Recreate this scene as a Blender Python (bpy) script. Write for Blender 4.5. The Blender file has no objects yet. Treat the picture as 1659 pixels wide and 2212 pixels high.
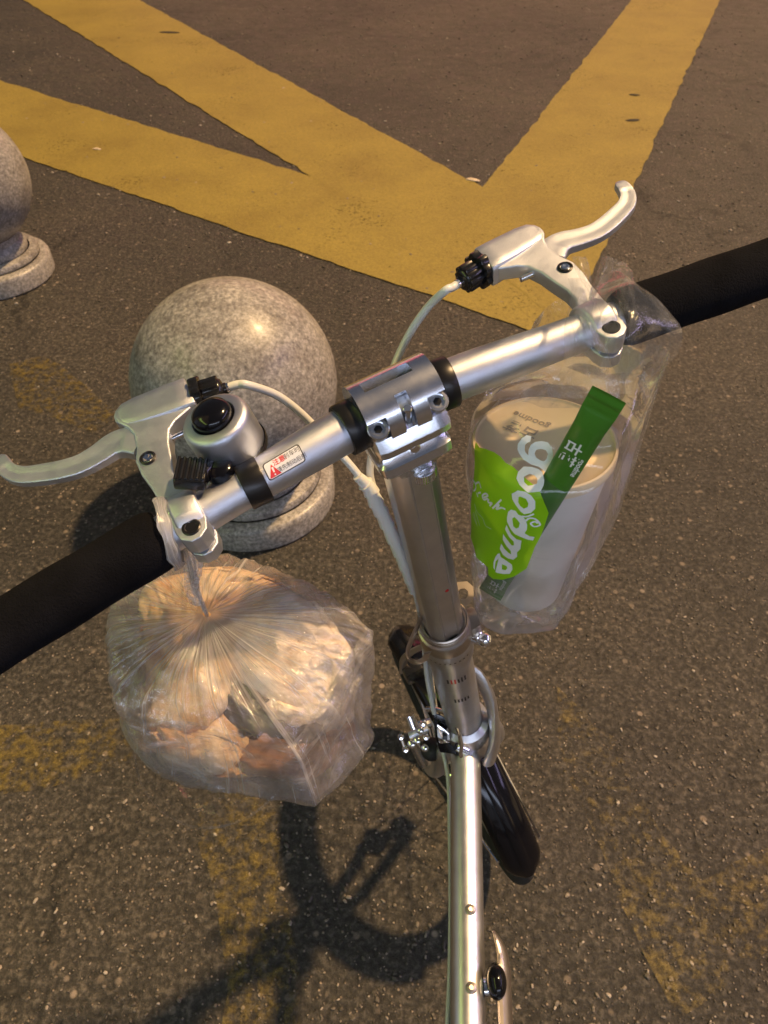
import bpy, bmesh, math, random
from mathutils import Vector, Matrix, noise, geometry

random.seed(11)
scene = bpy.context.scene
R = math.radians

# ------------------------------------------------------------------ camera
CAM_H, PITCH, FPX = 1.22, R(46.0), 1534.0
cam = bpy.data.cameras.new('camera')
cam.sensor_fit = 'VERTICAL'
cam.sensor_height = 24.0
cam.lens = FPX / 2212.0 * 24.0
cam.clip_start, cam.clip_end = 0.02, 300
cam.dof.use_dof = True
cam.dof.focus_distance = 0.43
cam.dof.aperture_fstop = 14.0
cam_ob = bpy.data.objects.new('camera', cam)
scene.collection.objects.link(cam_ob)
cam_ob.location = (0, 0, CAM_H)
cam_ob.rotation_euler = (math.pi / 2 - PITCH, 0, 0)
scene.camera = cam_ob

# ------------------------------------------------------------------ night sky glow and the main street light
SUN_DIR = Vector((-0.52, -0.26, -1.0)).normalized()      # the way the light travels
world = bpy.data.worlds.new('World')
scene.world = world
world.use_nodes = True
wn = world.node_tree.nodes
wl = world.node_tree.links
wn.clear()
sky = wn.new('ShaderNodeTexSky')
sky.sky_type = 'NISHITA'
sky.sun_disc = False
sky.sun_elevation = math.asin(-SUN_DIR.z)
sky.sun_rotation = math.atan2(-SUN_DIR.x, -SUN_DIR.y)
sky.air_density, sky.dust_density = 1.0, 3.0
hs = wn.new('ShaderNodeHueSaturation')
hs.inputs['Saturation'].default_value = 0.75
bg = wn.new('ShaderNodeBackground')
bg.inputs['Strength'].default_value = 0.024
wo = wn.new('ShaderNodeOutputWorld')
wl.new(sky.outputs[0], hs.inputs['Color'])
wl.new(hs.outputs[0], bg.inputs['Color'])
wl.new(bg.outputs[0], wo.inputs['Surface'])

sun = bpy.data.lights.new('sun', 'SUN')
sun.energy = 4.5
sun.angle = R(2.2)
sun.color = (1.0, 0.64, 0.30)
sun_ob = bpy.data.objects.new('sun', sun)
scene.collection.objects.link(sun_ob)
sun_ob.rotation_euler = SUN_DIR.to_track_quat('-Z', 'Y').to_euler()
sun_ob.location = (3, 2, 6)

vs = scene.view_settings
vs.view_transform, vs.look = 'Standard', 'None'
vs.exposure, vs.gamma = 0.3, 1.0
vs.use_curve_mapping = False
scene.cycles.transparent_max_bounces = 24
scene.cycles.max_bounces = 8
scene.cycles.use_denoising = True
scene.cycles.caustics_reflective = False
scene.cycles.caustics_refractive = False

# ------------------------------------------------------------------ frames of reference
_F = Vector((0, math.cos(PITCH), -math.sin(PITCH)))
_U = Vector((0, math.sin(PITCH), math.cos(PITCH)))


def at(x, y, d):
    """survey helper: a bearing read in the photograph plus a distance gives a point of the place"""
    return Vector((0, 0, CAM_H)) + d * (_F + Vector((1, 0, 0)) * ((x - 829.5) / FPX) - _U * ((y - 1106.0) / FPX))


# steering frame: origin in the handlebar clamp, S along the bar to the right, T ahead, U up the steering axis
SB = at(855, 872, 0.40)
_a = Vector((0.166, 0.127, -0.978)).normalized()
SS = Vector((0.889, 0.409, 0.204))
SS = (SS - _a * SS.dot(_a)).normalized()
SU = -_a
ST = SU.cross(SS)


def LW(s, t, u):
    return SB + SS * s + ST * t + SU * u


# ------------------------------------------------------------------ materials
MATS = {}


def nmat(name):
    m = bpy.data.materials.new(name)
    m.use_nodes = True
    nt = m.node_tree
    nt.nodes.clear()
    out = nt.nodes.new('ShaderNodeOutputMaterial')
    MATS[name] = m
    return m, nt, out


def pbsdf(nt, base=(.5, .5, .5), rough=.5, metal=0., **kw):
    b = nt.nodes.new('ShaderNodeBsdfPrincipled')
    b.inputs['Base Color'].default_value = (*base, 1)
    b.inputs['Roughness'].default_value = rough
    b.inputs['Metallic'].default_value = metal
    for k, v in kw.items():
        b.inputs[k.replace('_', ' ')].default_value = v
    return b


def tnoise(nt, scale, detail=4, rough=.55, coord='Object', vec=None):
    t = nt.nodes.new('ShaderNodeTexNoise')
    t.inputs['Scale'].default_value = scale
    t.inputs['Detail'].default_value = detail
    t.inputs['Roughness'].default_value = rough
    if vec is None:
        c = nt.nodes.new('ShaderNodeTexCoord')
        vec = c.outputs[coord]
    nt.links.new(vec, t.inputs['Vector'])
    return t


def ramp(nt, fac, stops):
    r = nt.nodes.new('ShaderNodeValToRGB')
    el = r.color_ramp.elements
    while len(el) < len(stops):
        el.new(0.5)
    for e, (p, c) in zip(el, stops):
        e.position = p
        e.color = (*c, 1) if len(c) == 3 else c
    nt.links.new(fac, r.inputs['Fac'])
    return r


def mixc(nt, fac, a, b, mode='MIX'):
    m = nt.nodes.new('ShaderNodeMix')
    m.data_type = 'RGBA'
    m.blend_type = mode
    for sock, v in ((m.inputs[0], fac), (m.inputs[6], a), (m.inputs[7], b)):
        if hasattr(v, 'is_linked'):
            nt.links.new(v, sock)
        elif isinstance(v, (int, float)):
            sock.default_value = v
        else:
            sock.default_value = (*v, 1)
    return m.outputs[2]


def bump(nt, height, strength, dist, normal=None):
    b = nt.nodes.new('ShaderNodeBump')
    b.inputs['Strength'].default_value = strength
    b.inputs['Distance'].default_value = dist
    nt.links.new(height, b.inputs['Height'])
    if normal is not None:
        nt.links.new(normal, b.inputs['Normal'])
    return b.outputs[0]


def simple(name, base, rough, metal=0., nscale=None, nstr=.2, ndist=.0005, var=0., **kw):
    m, nt, out = nmat(name)
    b = pbsdf(nt, base, rough, metal, **kw)
    if nscale:
        t = tnoise(nt, nscale, 3)
        nt.links.new(bump(nt, t.outputs['Fac'], nstr, ndist), b.inputs['Normal'])
        if var:
            t2 = tnoise(nt, nscale * .05, 4)
            rr = ramp(nt, t2.outputs['Fac'], [(.3, tuple(c * (1 - var) for c in base)), (.7, tuple(min(1, c * (1 + var)) for c in base))])
            nt.links.new(rr.outputs[0], b.inputs['Base Color'])
        if metal > .5:
            # handling marks: patches of smear and fine scratches in the gloss
            t3 = tnoise(nt, 55, 6, .7)
            r3 = ramp(nt, t3.outputs['Fac'], [(.35, (rough * .92,) * 3), (.5, (rough,) * 3), (.68, (min(1, rough * 1.15),) * 3)])
            nt.links.new(r3.outputs[0], b.inputs['Roughness'])
    nt.links.new(b.outputs[0], out.inputs[0])
    return m


simple('satin_alu', (.58, .62, .70), .40, 1., 2300, .85, .00020, .05)
simple('cast_alu', (.61, .65, .73), .45, 1., 1700, .85, .00022, .07)
simple('polished_alu', (.72, .74, .78), .24, 1., 900, .12, .0001, .04)
simple('frame_alu', (.66, .665, .68), .37, 1., 1500, .15, .0001, .06)
simple('raw_steel', (.52, .46, .39), .38, 1., 600, .15, .0002, .1)
simple('chrome', (.85, .85, .86), .07, 1.)
simple('foam', (.0055, .0055, .007), .95, 0., 900, 1.0, .0008, .35, Specular_IOR_Level=.08)
simple('black_plastic', (.009, .009, .010), .22, 0., 300, .05, .0002, .1)
simple('black_rubber', (.014, .014, .015), .62, 0., 700, .3, .0003, .15)
simple('tyre_rubber', (.016, .016, .016), .8, 0., 260, .6, .0008, .25)
simple('gloss_black', (.004, .004, .006), .14, 0., 60, .06, .0008, Specular_IOR_Level=.32)
simple('black_anod', (.012, .012, .013), .33, .3)
simple('white_housing', (.66, .67, .62), .28, 0., 200, .05, .0002, Coat_Weight=.3)
simple('white_wrap', (.70, .70, .64), .4, 0., 300, .1, .0003, Subsurface_Weight=.1)
simple('white_ink', (.80, .82, .86), .4)
simple('black_ink', (.02, .02, .02), .5)
simple('grey_ink', (.46, .40, .33), .6)
simple('red_ink', (.62, .03, .03), .4)
simple('label_white', (.72, .73, .75), .35)
simple('straw_green', (.055, .20, .018), .33, 0., 500, .15, .0005, .12, Coat_Weight=.3)
simple('lid_cream', (.92, .76, .50), .45, 0., 60, .05, .0006, .05)
simple('paper_white', (.88, .83, .77), .5, 0., 90, .1, .0006, .05)
simple('napkin', (.80, .76, .72), .8, 0., 250, .3, .0006, .08)
simple('sauce', (.05, .028, .02), .35, 0., 120, .6, .003, .4)
simple('yellow_plastic', (.52, .50, .03), .3, 0., 120, .1, .0005)
simple('dirt_dark', (.03, .025, .02), .9, 0., 60, .3, .002)
simple('litter_pale', (.62, .50, .36), .8, 0., 200, .3, .001, .2)
simple('shop_wall', (.22, .21, .20), .7, 0., 12, .2, .004, .1)
simple('shop_frame', (.05, .05, .055), .4)


def emit(name, col, strength):
    m, nt, out = nmat(name)
    e = nt.nodes.new('ShaderNodeEmission')
    e.inputs[0].default_value = (*col, 1)
    e.inputs[1].default_value = strength
    nt.links.new(e.outputs[0], out.inputs[0])


emit('sign_lime', (.76, 1.0, .24), 4.5)
emit('sign_cool', (.68, .77, 1.0), 6.5)
emit('sign_red', (1.0, .16, .24), 2.0)
emit('sign_violet', (.66, .56, 1.0), 8.0)
emit('window_warm', (1.0, .72, .42), .8)
emit('window_cool', (.84, .88, 1.0), .35)


def mat_asphalt():
    m, nt, out = nmat('asphalt')
    n1 = tnoise(nt, 1.3, 5, .6)
    n2 = tnoise(nt, 95, 5, .7)
    n3 = tnoise(nt, 9, 4, .6)
    v = nt.nodes.new('ShaderNodeTexVoronoi')
    v.inputs['Scale'].default_value = 120
    co = nt.nodes.new('ShaderNodeTexCoord')
    nt.links.new(co.outputs['Object'], v.inputs['Vector'])
    base = ramp(nt, n2.outputs['Fac'], [(.33, (.008, .0075, .0068)), (.5, (.030, .0278, .0245)), (.66, (.095, .087, .077))])
    big = ramp(nt, n1.outputs['Fac'], [(.3, (.60, .61, .63)), (.5, (.95, .94, .93)), (.68, (1.25, 1.2, 1.14))])
    c1 = mixc(nt, 1.0, base.outputs[0], big.outputs[0], 'MULTIPLY')
    # pale aggregate grains bedded in the binder
    gr = ramp(nt, v.outputs['Distance'], [(.0, (1, 1, 1)), (.16, (1, 1, 1)), (.30, (0, 0, 0))])
    sel = ramp(nt, v.outputs['Color'], [(.0, (0, 0, 0)), (.66, (0, 0, 0)), (.74, (1, 1, 1))])
    mask = mixc(nt, 1.0, gr.outputs[0], sel.outputs[0], 'MULTIPLY')
    tint = ramp(nt, v.outputs['Color'], [(.66, (.15, .125, .10)), (.85, (.24, .20, .16)), (1., (.36, .29, .24))])
    col = mixc(nt, mask, c1, tint.outputs[0])
    v2 = nt.nodes.new('ShaderNodeTexVoronoi')
    v2.inputs['Scale'].default_value = 52
    nt.links.new(co.outputs['Object'], v2.inputs['Vector'])
    g2 = ramp(nt, v2.outputs['Distance'], [(.0, (1, 1, 1)), (.20, (1, 1, 1)), (.34, (0, 0, 0))])
    s2 = ramp(nt, v2.outputs['Color'], [(.0, (0, 0, 0)), (.76, (0, 0, 0)), (.80, (.8, .8, .8))])
    k2 = mixc(nt, 1.0, g2.outputs[0], s2.outputs[0], 'MULTIPLY')
    t2 = ramp(nt, v2.outputs['Color'], [(.76, (.10, .085, .07)), (.88, (.19, .155, .125)), (1., (.30, .25, .21))])
    col = mixc(nt, k2, col, t2.outputs[0])
    n5 = tnoise(nt, 30, 5, .7)
    mo = ramp(nt, n5.outputs['Fac'], [(.32, (.62, .62, .62)), (.5, (1, 1, 1)), (.68, (1.4, 1.36, 1.3))])
    col = mixc(nt, 1.0, col, mo.outputs[0], 'MULTIPLY')
    wn_ = tnoise(nt, 2.2, 5, .6)
    wv_ = nt.nodes.new('ShaderNodeVectorMath')
    wv_.operation = 'MULTIPLY_ADD'
    nt.links.new(wn_.outputs['Color'], wv_.inputs[0])
    wv_.inputs[1].default_value = (.9, .9, 0)
    nt.links.new(co.outputs['Object'], wv_.inputs[2])
    vc = nt.nodes.new('ShaderNodeTexVoronoi')
    vc.feature = 'DISTANCE_TO_EDGE'
    vc.inputs['Scale'].default_value = .85
    nt.links.new(wv_.outputs[0], vc.inputs['Vector'])
    ck = ramp(nt, vc.outputs['Distance'], [(0, (.30, .30, .30)), (.004, (.45, .45, .45)), (.009, (1, 1, 1))])
    pm = tnoise(nt, 1.1, 2, .5)
    pmr = ramp(nt, pm.outputs['Fac'], [(.50, (0, 0, 0)), (.58, (1, 1, 1))])
    ckc = mixc(nt, pmr.outputs[0], (1, 1, 1), ck.outputs[0])
    col = mixc(nt, 1.0, col, ckc, 'MULTIPLY')
    b = pbsdf(nt, (.05, .05, .05), .62)
    b.inputs['Specular IOR Level'].default_value = .45
    nt.links.new(col, b.inputs['Base Color'])
    rr = ramp(nt, n3.outputs['Fac'], [(.3, (.46, .46, .46)), (.7, (.72, .72, .72))])
    nt.links.new(rr.outputs[0], b.inputs['Roughness'])
    bw = nt.nodes.new('ShaderNodeMath')
    bw.operation = 'MULTIPLY_ADD'
    nt.links.new(mask, bw.inputs[0])
    bw.inputs[1].default_value = .5
    nt.links.new(n2.outputs['Fac'], bw.inputs[2])
    nt.links.new(bump(nt, bw.outputs[0], .9, .006), b.inputs['Normal'])
    nt.links.new(b.outputs[0], out.inputs[0])


mat_asphalt()


def mat_paint(name, wear, scale, col_a, col_b, soft=.035, top=1.):
    """thermoplastic paint; where it has worn off the sheet is open and the asphalt below shows"""
    m, nt, out = nmat(name)
    n = tnoise(nt, scale, 7, .72)
    n2 = tnoise(nt, 3.0, 3, .5)
    n3 = tnoise(nt, 120, 5, .75)
    add = nt.nodes.new('ShaderNodeMath')
    add.operation = 'MULTIPLY_ADD'
    nt.links.new(n2.outputs['Fac'], add.inputs[0])
    add.inputs[1].default_value = .45
    nt.links.new(n.outputs['Fac'], add.inputs[2])
    fac = ramp(nt, add.outputs[0], [(wear - soft, (0, 0, 0)), (wear + soft, (top, top, top))])
    cc = ramp(nt, n3.outputs['Fac'], [(.3, col_a), (.7, col_b)])
    n4 = tnoise(nt, 2.6, 7, .68)
    dirt = ramp(nt, n4.outputs['Fac'], [(.30, (.80, .77, .74)), (.5, (.97, .97, .97)), (.7, (1.10, 1.10, 1.08))])
    c = mixc(nt, 1.0, cc.outputs[0], dirt.outputs[0], 'MULTIPLY')
    b = pbsdf(nt, col_a, .55)
    nt.links.new(c, b.inputs['Base Color'])
    nt.links.new(bump(nt, n3.outputs['Fac'], .6, .003), b.inputs['Normal'])
    tr = nt.nodes.new('ShaderNodeBsdfTransparent')
    mx = nt.nodes.new('ShaderNodeMixShader')
    nt.links.new(fac.outputs[0], mx.inputs[0])
    nt.links.new(tr.outputs[0], mx.inputs[1])
    nt.links.new(b.outputs[0], mx.inputs[2])
    nt.links.new(mx.outputs[0], out.inputs[0])


mat_paint('yellow_paint', .515, 75, (.165, .124, .022), (.325, .250, .046), .11, .96)
mat_paint('yellow_paint_worn', .80, 60, (.125, .090, .018), (.19, .140, .026), .11, .75)


def mat_stones():
    m, nt, out = nmat('stones')
    g = nt.nodes.new('ShaderNodeNewGeometry')
    r = ramp(nt, g.outputs['Random Per Island'], [(0, (.04, .035, .03)), (.4, (.09, .08, .068)), (.72, (.15, .13, .11)), (.93, (.25, .215, .185)), (1, (.40, .36, .32))])
    b = pbsdf(nt, (.2, .2, .2), .55)
    nt.links.new(r.outputs[0], b.inputs['Base Color'])
    nt.links.new(b.outputs[0], out.inputs[0])


mat_stones()


def mat_granite():
    m, nt, out = nmat('granite')
    a = tnoise(nt, 120, 6, .8)
    bb = tnoise(nt, 16, 7, .72)
    v = nt.nodes.new('ShaderNodeTexVoronoi')
    v.inputs['Scale'].default_value = 170
    co = nt.nodes.new('ShaderNodeTexCoord')
    nt.links.new(co.outputs['Object'], v.inputs['Vector'])
    c1 = ramp(nt, a.outputs['Fac'], [(.35, (.10, .099, .097)), (.5, (.27, .266, .258)), (.65, (.48, .475, .462))])
    c2 = ramp(nt, bb.outputs['Fac'], [(.34, (.62, .58, .56)), (.5, (.93, .91, .90)), (.66, (1.12, 1.09, 1.06))])
    c = mixc(nt, 1.0, c1.outputs[0], c2.outputs[0], 'MULTIPLY')
    sp = ramp(nt, v.outputs['Color'], [(.0, (.75, .73, .7)), (.5, (1, 1, 1)), (1., (1.2, 1.17, 1.12))])
    c = mixc(nt, 1.0, c, sp.outputs[0], 'MULTIPLY')
    b = pbsdf(nt, (.3, .3, .3), .3, Coat_Weight=.10, Coat_Roughness=.2)
    nt.links.new(c, b.inputs['Base Color'])
    rr = ramp(nt, bb.outputs['Fac'], [(.3, (.34, .34, .34)), (.7, (.52, .52, .52))])
    nt.links.new(rr.outputs[0], b.inputs['Roughness'])
    nt.links.new(bump(nt, a.outputs['Fac'], .12, .002), b.inputs['Normal'])
    nt.links.new(b.outputs[0], out.inputs[0])


mat_granite()


def mat_film(name, haze, wrinkle, wscale=(60, 4, 1), gloss_min=.05, tint=(1, 1, 1), rough=.07, fine=260, peak=2.4, vgrad=None):
    m, nt, out = nmat(name)
    uv = nt.nodes.new('ShaderNodeTexCoord')
    mp = nt.nodes.new('ShaderNodeMapping')
    mp.inputs['Scale'].default_value = wscale
    nt.links.new(uv.outputs['UV'], mp.inputs['Vector'])
    n = tnoise(nt, 1.0, 5, .6, vec=mp.outputs[0])
    n2 = tnoise(nt, fine, 3, .6)
    b1 = bump(nt, n.outputs['Fac'], wrinkle, .0025)
    b2 = bump(nt, n2.outputs['Fac'], wrinkle * .5, .0006, b1)
    tr = nt.nodes.new('ShaderNodeBsdfTransparent')
    tr.inputs[0].default_value = (*[.97 * c for c in tint], 1)
    df = nt.nodes.new('ShaderNodeBsdfDiffuse')
    df.inputs[0].default_value = (.90, .92, .97, 1)
    tl = nt.nodes.new('ShaderNodeBsdfTranslucent')
    tl.inputs[0].default_value = (.90, .92, .97, 1)
    for q in (df, tl):
        nt.links.new(b2, q.inputs['Normal'])
    md = nt.nodes.new('ShaderNodeMixShader')
    md.inputs[0].default_value = .62
    nt.links.new(df.outputs[0], md.inputs[1])
    nt.links.new(tl.outputs[0], md.inputs[2])
    hz = ramp(nt, n.outputs['Fac'], [(.40, (haze * .35,) * 3), (.58, (haze,) * 3), (.72, (min(.92, haze * peak),) * 3)])
    hout = hz.outputs[0]
    if vgrad:
        sx = nt.nodes.new('ShaderNodeSeparateXYZ')
        nt.links.new(uv.outputs['UV'], sx.inputs[0])
        gr = ramp(nt, sx.outputs[1], [(a, (b,) * 3) for a, b in vgrad])
        hout = mixc(nt, 1.0, hout, gr.outputs[0], 'ADD')
    m1 = nt.nodes.new('ShaderNodeMixShader')
    nt.links.new(hout, m1.inputs[0])
    nt.links.new(tr.outputs[0], m1.inputs[1])
    nt.links.new(md.outputs[0], m1.inputs[2])
    gl = nt.nodes.new('ShaderNodeBsdfGlossy')
    gl.inputs['Roughness'].default_value = rough
    gl.inputs['Color'].default_value = (1, 1, 1, 1)
    nt.links.new(b2, gl.inputs['Normal'])
    fr = nt.nodes.new('ShaderNodeFresnel')
    fr.inputs['IOR'].default_value = 1.5
    mxx = nt.nodes.new('ShaderNodeMath')
    mxx.operation = 'MULTIPLY_ADD'
    nt.links.new(fr.outputs[0], mxx.inputs[0])
    mxx.inputs[1].default_value = .65
    mxx.inputs[2].default_value = gloss_min
    mxx.use_clamp = True
    m2 = nt.nodes.new('ShaderNodeMixShader')
    nt.links.new(mxx.outputs[0], m2.inputs[0])
    nt.links.new(m1.outputs[0], m2.inputs[1])
    nt.links.new(gl.outputs[0], m2.inputs[2])
    nt.links.new(m2.outputs[0], out.inputs[0])


mat_film('film_clear', .07, .35, (5, 7, 1), .0, rough=.06, vgrad=[(0, .34), (.25, .20), (.55, .06), (.75, .0)])
mat_film('film_handle', .17, .55, (6, 5, 1), .04, rough=.05)
mat_film('film_food', .14, 1.0, (150, 1.6, 1), .05, rough=.07, peak=5.5, vgrad=[(0, .45), (.14, .20), (.42, .04), (.62, .10)])
mat_film('film_inner', .28, 1.0, (14, 10, 1), .03, rough=.12, peak=2.6)
mat_film('film_twist', .62, .4, (14, 3, 1), .02, rough=.18, peak=1.4)
mat_film('clear_bowl', .03, .05, (5, 5, 1), .03, rough=.05)


def mat_print():
    m, nt, out = nmat('green_print')
    b = pbsdf(nt, (.44, .90, .015), .35)
    tr = nt.nodes.new('ShaderNodeBsdfTranslucent')
    tr.inputs[0].default_value = (.48, .92, .02, 1)
    mx = nt.nodes.new('ShaderNodeMixShader')
    mx.inputs[0].default_value = .35
    nt.links.new(b.outputs[0], mx.inputs[1])
    nt.links.new(tr.outputs[0], mx.inputs[2])
    t2 = nt.nodes.new('ShaderNodeBsdfTransparent')
    t2.inputs[0].default_value = (.55, .95, .12, 1)
    m2 = nt.nodes.new('ShaderNodeMixShader')
    m2.inputs[0].default_value = .18
    nt.links.new(mx.outputs[0], m2.inputs[1])
    nt.links.new(t2.outputs[0], m2.inputs[2])
    nt.links.new(m2.outputs[0], out.inputs[0])


mat_print()


def mat_bread(name, a, b_, c):
    m, nt, out = nmat(name)
    n = tnoise(nt, 26, 6, .68)
    n2 = tnoise(nt, 160, 4, .7)
    cr = ramp(nt, n.outputs['Fac'], [(.36, a), (.52, b_), (.66, c)])
    b = pbsdf(nt, b_, .6)
    b.inputs['Subsurface Weight'].default_value = .08
    b.inputs['Subsurface Radius'].default_value = (.004, .002, .001)
    nt.links.new(cr.outputs[0], b.inputs['Base Color'])
    nt.links.new(bump(nt, n2.outputs['Fac'], .7, .002), b.inputs['Normal'])
    nt.links.new(b.outputs[0], out.inputs[0])


mat_bread('bread_tan', (.56, .30, .12), (.78, .57, .36), (.86, .75, .60))
mat_bread('bread_pale', (.60, .42, .28), (.82, .71, .60), (.88, .83, .76))
mat_bread('bread_brown', (.40, .17, .06), (.72, .48, .25), (.84, .72, .56))
mat_bread('bread_red', (.12, .045, .02), (.28, .13, .055), (.60, .38, .20))


# ------------------------------------------------------------------ mesh builder
class MB:
    def __init__(self):
        self.v, self.f, self.m, self.uv = [], [], [], {}

    def add(self, verts, faces, mat=0):
        o = len(self.v)
        self.v += [Vector(p) for p in verts]
        for f in faces:
            self.f.append([i + o for i in f])
            self.m.append(mat)
        return o

    def tube(self, pts, rad, seg=16, cap=True, mat=0, flat=None, closed=False, up=None):
        """sweep; rad is a number or a list; flat = (a,b) scales of the two section axes"""
        pts = [Vector(p) for p in pts]
        n = len(pts)
        rad = rad if hasattr(rad, '__len__') else [rad] * n
        fl = flat if flat is not None else (1, 1)
        tang = []
        for i in range(n):
            if closed:
                t = pts[(i + 1) % n] - pts[i - 1]
            else:
                t = pts[min(i + 1, n - 1)] - pts[max(i - 1, 0)]
            tang.append(t.normalized())
        ref = Vector(up) if up is not None else (Vector((0, 0, 1)) if abs(tang[0].z) < .9 else Vector((0, 1, 0)))
        e1 = (ref - tang[0] * ref.dot(tang[0])).normalized()
        vs_, fs = [], []
        for i in range(n):
            if i:
                e1 = (e1 - tang[i] * e1.dot(tang[i])).normalized()
            if up is not None:
                q = Vector(up)
                e1 = (q - tang[i] * q.dot(tang[i])).normalized()
            e2 = tang[i].cross(e1)
            f_ = fl[i] if hasattr(fl[0], '__len__') else fl
            for k in range(seg):
                a = 2 * math.pi * k / seg
                vs_.append(pts[i] + e1 * (math.cos(a) * rad[i] * f_[0]) + e2 * (math.sin(a) * rad[i] * f_[1]))
        m = n if closed else n - 1
        for i in range(m):
            j = (i + 1) % n
            for k in range(seg):
                l = (k + 1) % seg
                fs.append([i * seg + k, i * seg + l, j * seg + l, j * seg + k])
        if cap and not closed:
            fs.append(list(range(seg))[::-1])
            fs.append([(n - 1) * seg + k for k in range(seg)])
        self.add(vs_, fs, mat)
        return self

    def lathe(self, prof, o, axis, seg=32, mat=0, cap=(True, True), ref=None, a0=0., a1=2 * math.pi):
        o, ax = Vector(o), Vector(axis).normalized()
        q = Vector(ref) if ref is not None else (Vector((1, 0, 0)) if abs(ax.x) < .8 else Vector((0, 1, 0)))
        e1 = (q - ax * q.dot(ax)).normalized()
        e2 = ax.cross(e1)
        full = abs(a1 - a0 - 2 * math.pi) < 1e-6
        ns = seg if full else seg + 1
        vs_, fs = [], []
        for r, h in prof:
            for k in range(ns):
                a = a0 + (a1 - a0) * k / seg
                vs_.append(o + ax * h + (e1 * math.cos(a) + e2 * math.sin(a)) * r)
        for i in range(len(prof) - 1):
            for k in range(seg if full else seg):
                l = (k + 1) % ns
                fs.append([i * ns + k, i * ns + l, (i + 1) * ns + l, (i + 1) * ns + k])
        if full:
            if cap[0] and prof[0][0] > 1e-6:
                fs.append(list(range(ns))[::-1])
            if cap[1] and prof[-1][0] > 1e-6:
                fs.append([(len(prof) - 1) * ns + k for k in range(ns)])
        self.add(vs_, fs, mat)
        return self

    def prism(self, poly, o, e1, e2, n, h0, h1, mat=0):
        o, e1, e2, n = Vector(o), Vector(e1), Vector(e2), Vector(n)
        k = len(poly)
        vs_ = [o + e1 * x + e2 * y + n * h0 for x, y in poly] + [o + e1 * x + e2 * y + n * h1 for x, y in poly]
        fs = [list(range(k))[::-1], list(range(k, 2 * k))]
        fs += [[i, (i + 1) % k, k + (i + 1) % k, k + i] for i in range(k)]
        self.add(vs_, fs, mat)
        return self

    def box(self, c, sx, sy, sz, ex=(1, 0, 0), ey=(0, 1, 0), ez=(0, 0, 1), mat=0):
        return self.prism([(-sx / 2, -sy / 2), (sx / 2, -sy / 2), (sx / 2, sy / 2), (-sx / 2, sy / 2)], c, ex, ey, ez, -sz / 2, sz / 2, mat)

    def ball(self, c, r, seg=20, rings=12, sc=(1, 1, 1), mat=0):
        prof = [(r * math.sin(math.pi * i / rings), -r * math.cos(math.pi * i / rings)) for i in range(rings + 1)]
        k = len(self.v)
        self.lathe(prof, (0, 0, 0), (0, 0, 1), seg, mat, (False, False))
        for i in range(k, len(self.v)):
            p = self.v[i]
            self.v[i] = Vector((p.x * sc[0], p.y * sc[1], p.z * sc[2])) + Vector(c)
        return self

    def grid(self, fn, nu, nv, mat=0, wrap=False):
        vs_, fs = [], []
        o = len(self.v)
        for i in range(nv + 1):
            for j in range(nu + (0 if wrap else 1)):
                vs_.append(fn(j / nu, i / nv))
                self.uv[o + len(vs_) - 1] = (j / nu, i / nv)
        w = nu if wrap else nu + 1
        for i in range(nv):
            for j in range(nu):
                l = (j + 1) % w
                fs.append([i * w + j, i * w + l, (i + 1) * w + l, (i + 1) * w + j])
        self.add(vs_, fs, mat)
        return self

    def build(self, name, mats, parent=None, smooth=35, bevel=0., seg=2, off=None, weld=False):
        me = bpy.data.meshes.new(name)
        off = Vector(off) if off is not None else (parent_off(parent) if parent else Vector())
        me.from_pydata([p - off for p in self.v], [], self.f)
        mats = mats if isinstance(mats, (list, tuple)) else [mats]
        for q in mats:
            me.materials.append(MATS[q])
        for p, mi in zip(me.polygons, self.m):
            p.material_index = mi
        if self.uv:
            ul = me.uv_layers.new(name='UVMap')
            for lp in me.loops:
                ul.data[lp.index].uv = self.uv.get(lp.vertex_index, (0, 0))
        bm = bmesh.new()
        bm.from_mesh(me)
        if weld:
            bmesh.ops.remove_doubles(bm, verts=bm.verts, dist=1e-6)
        bmesh.ops.recalc_face_normals(bm, faces=bm.faces)
        if bevel:
            ed = [e for e in bm.edges if len(e.link_faces) == 2 and e.calc_face_angle(0) > R(28)]
            bmesh.ops.bevel(bm, geom=ed, offset=bevel, segments=seg, profile=.6, affect='EDGES', clamp_overlap=True)
        bm.to_mesh(me)
        bm.free()
        if smooth:
            for p in me.polygons:
                p.use_smooth = True
            me.set_sharp_from_angle(angle=R(smooth))
        ob = bpy.data.objects.new(name, me)
        scene.collection.objects.link(ob)
        if parent:
            ob.parent = parent
        else:
            ob.location = off
        return ob


def parent_off(p):
    o = Vector()
    while p:
        o += p.location
        p = p.parent
    return o


def tag(o, label, cat, group=None):
    o['label'], o['category'] = label, cat
    if group:
        o['group'] = group
    return o


def empty(name, loc):
    e = bpy.data.objects.new(name, None)
    e.empty_display_size = .05
    scene.collection.objects.link(e)
    e.location = loc
    return e


def spline(pts, n):
    """Catmull-Rom through the points"""
    pts = [Vector(p) for p in pts]
    P = [pts[0] * 2 - pts[1]] + pts + [pts[-1] * 2 - pts[-2]]
    out = []
    m = len(pts) - 1
    for i in range(n + 1):
        u = i / n * m
        k = min(int(u), m - 1)
        t = u - k
        a, b, c, d = P[k:k + 4]
        out.append(.5 * ((2 * b) + (c - a) * t + (2 * a - 5 * b + 4 * c - d) * t * t + (3 * b - a - 3 * c + d) * t ** 3))
    return out


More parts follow.
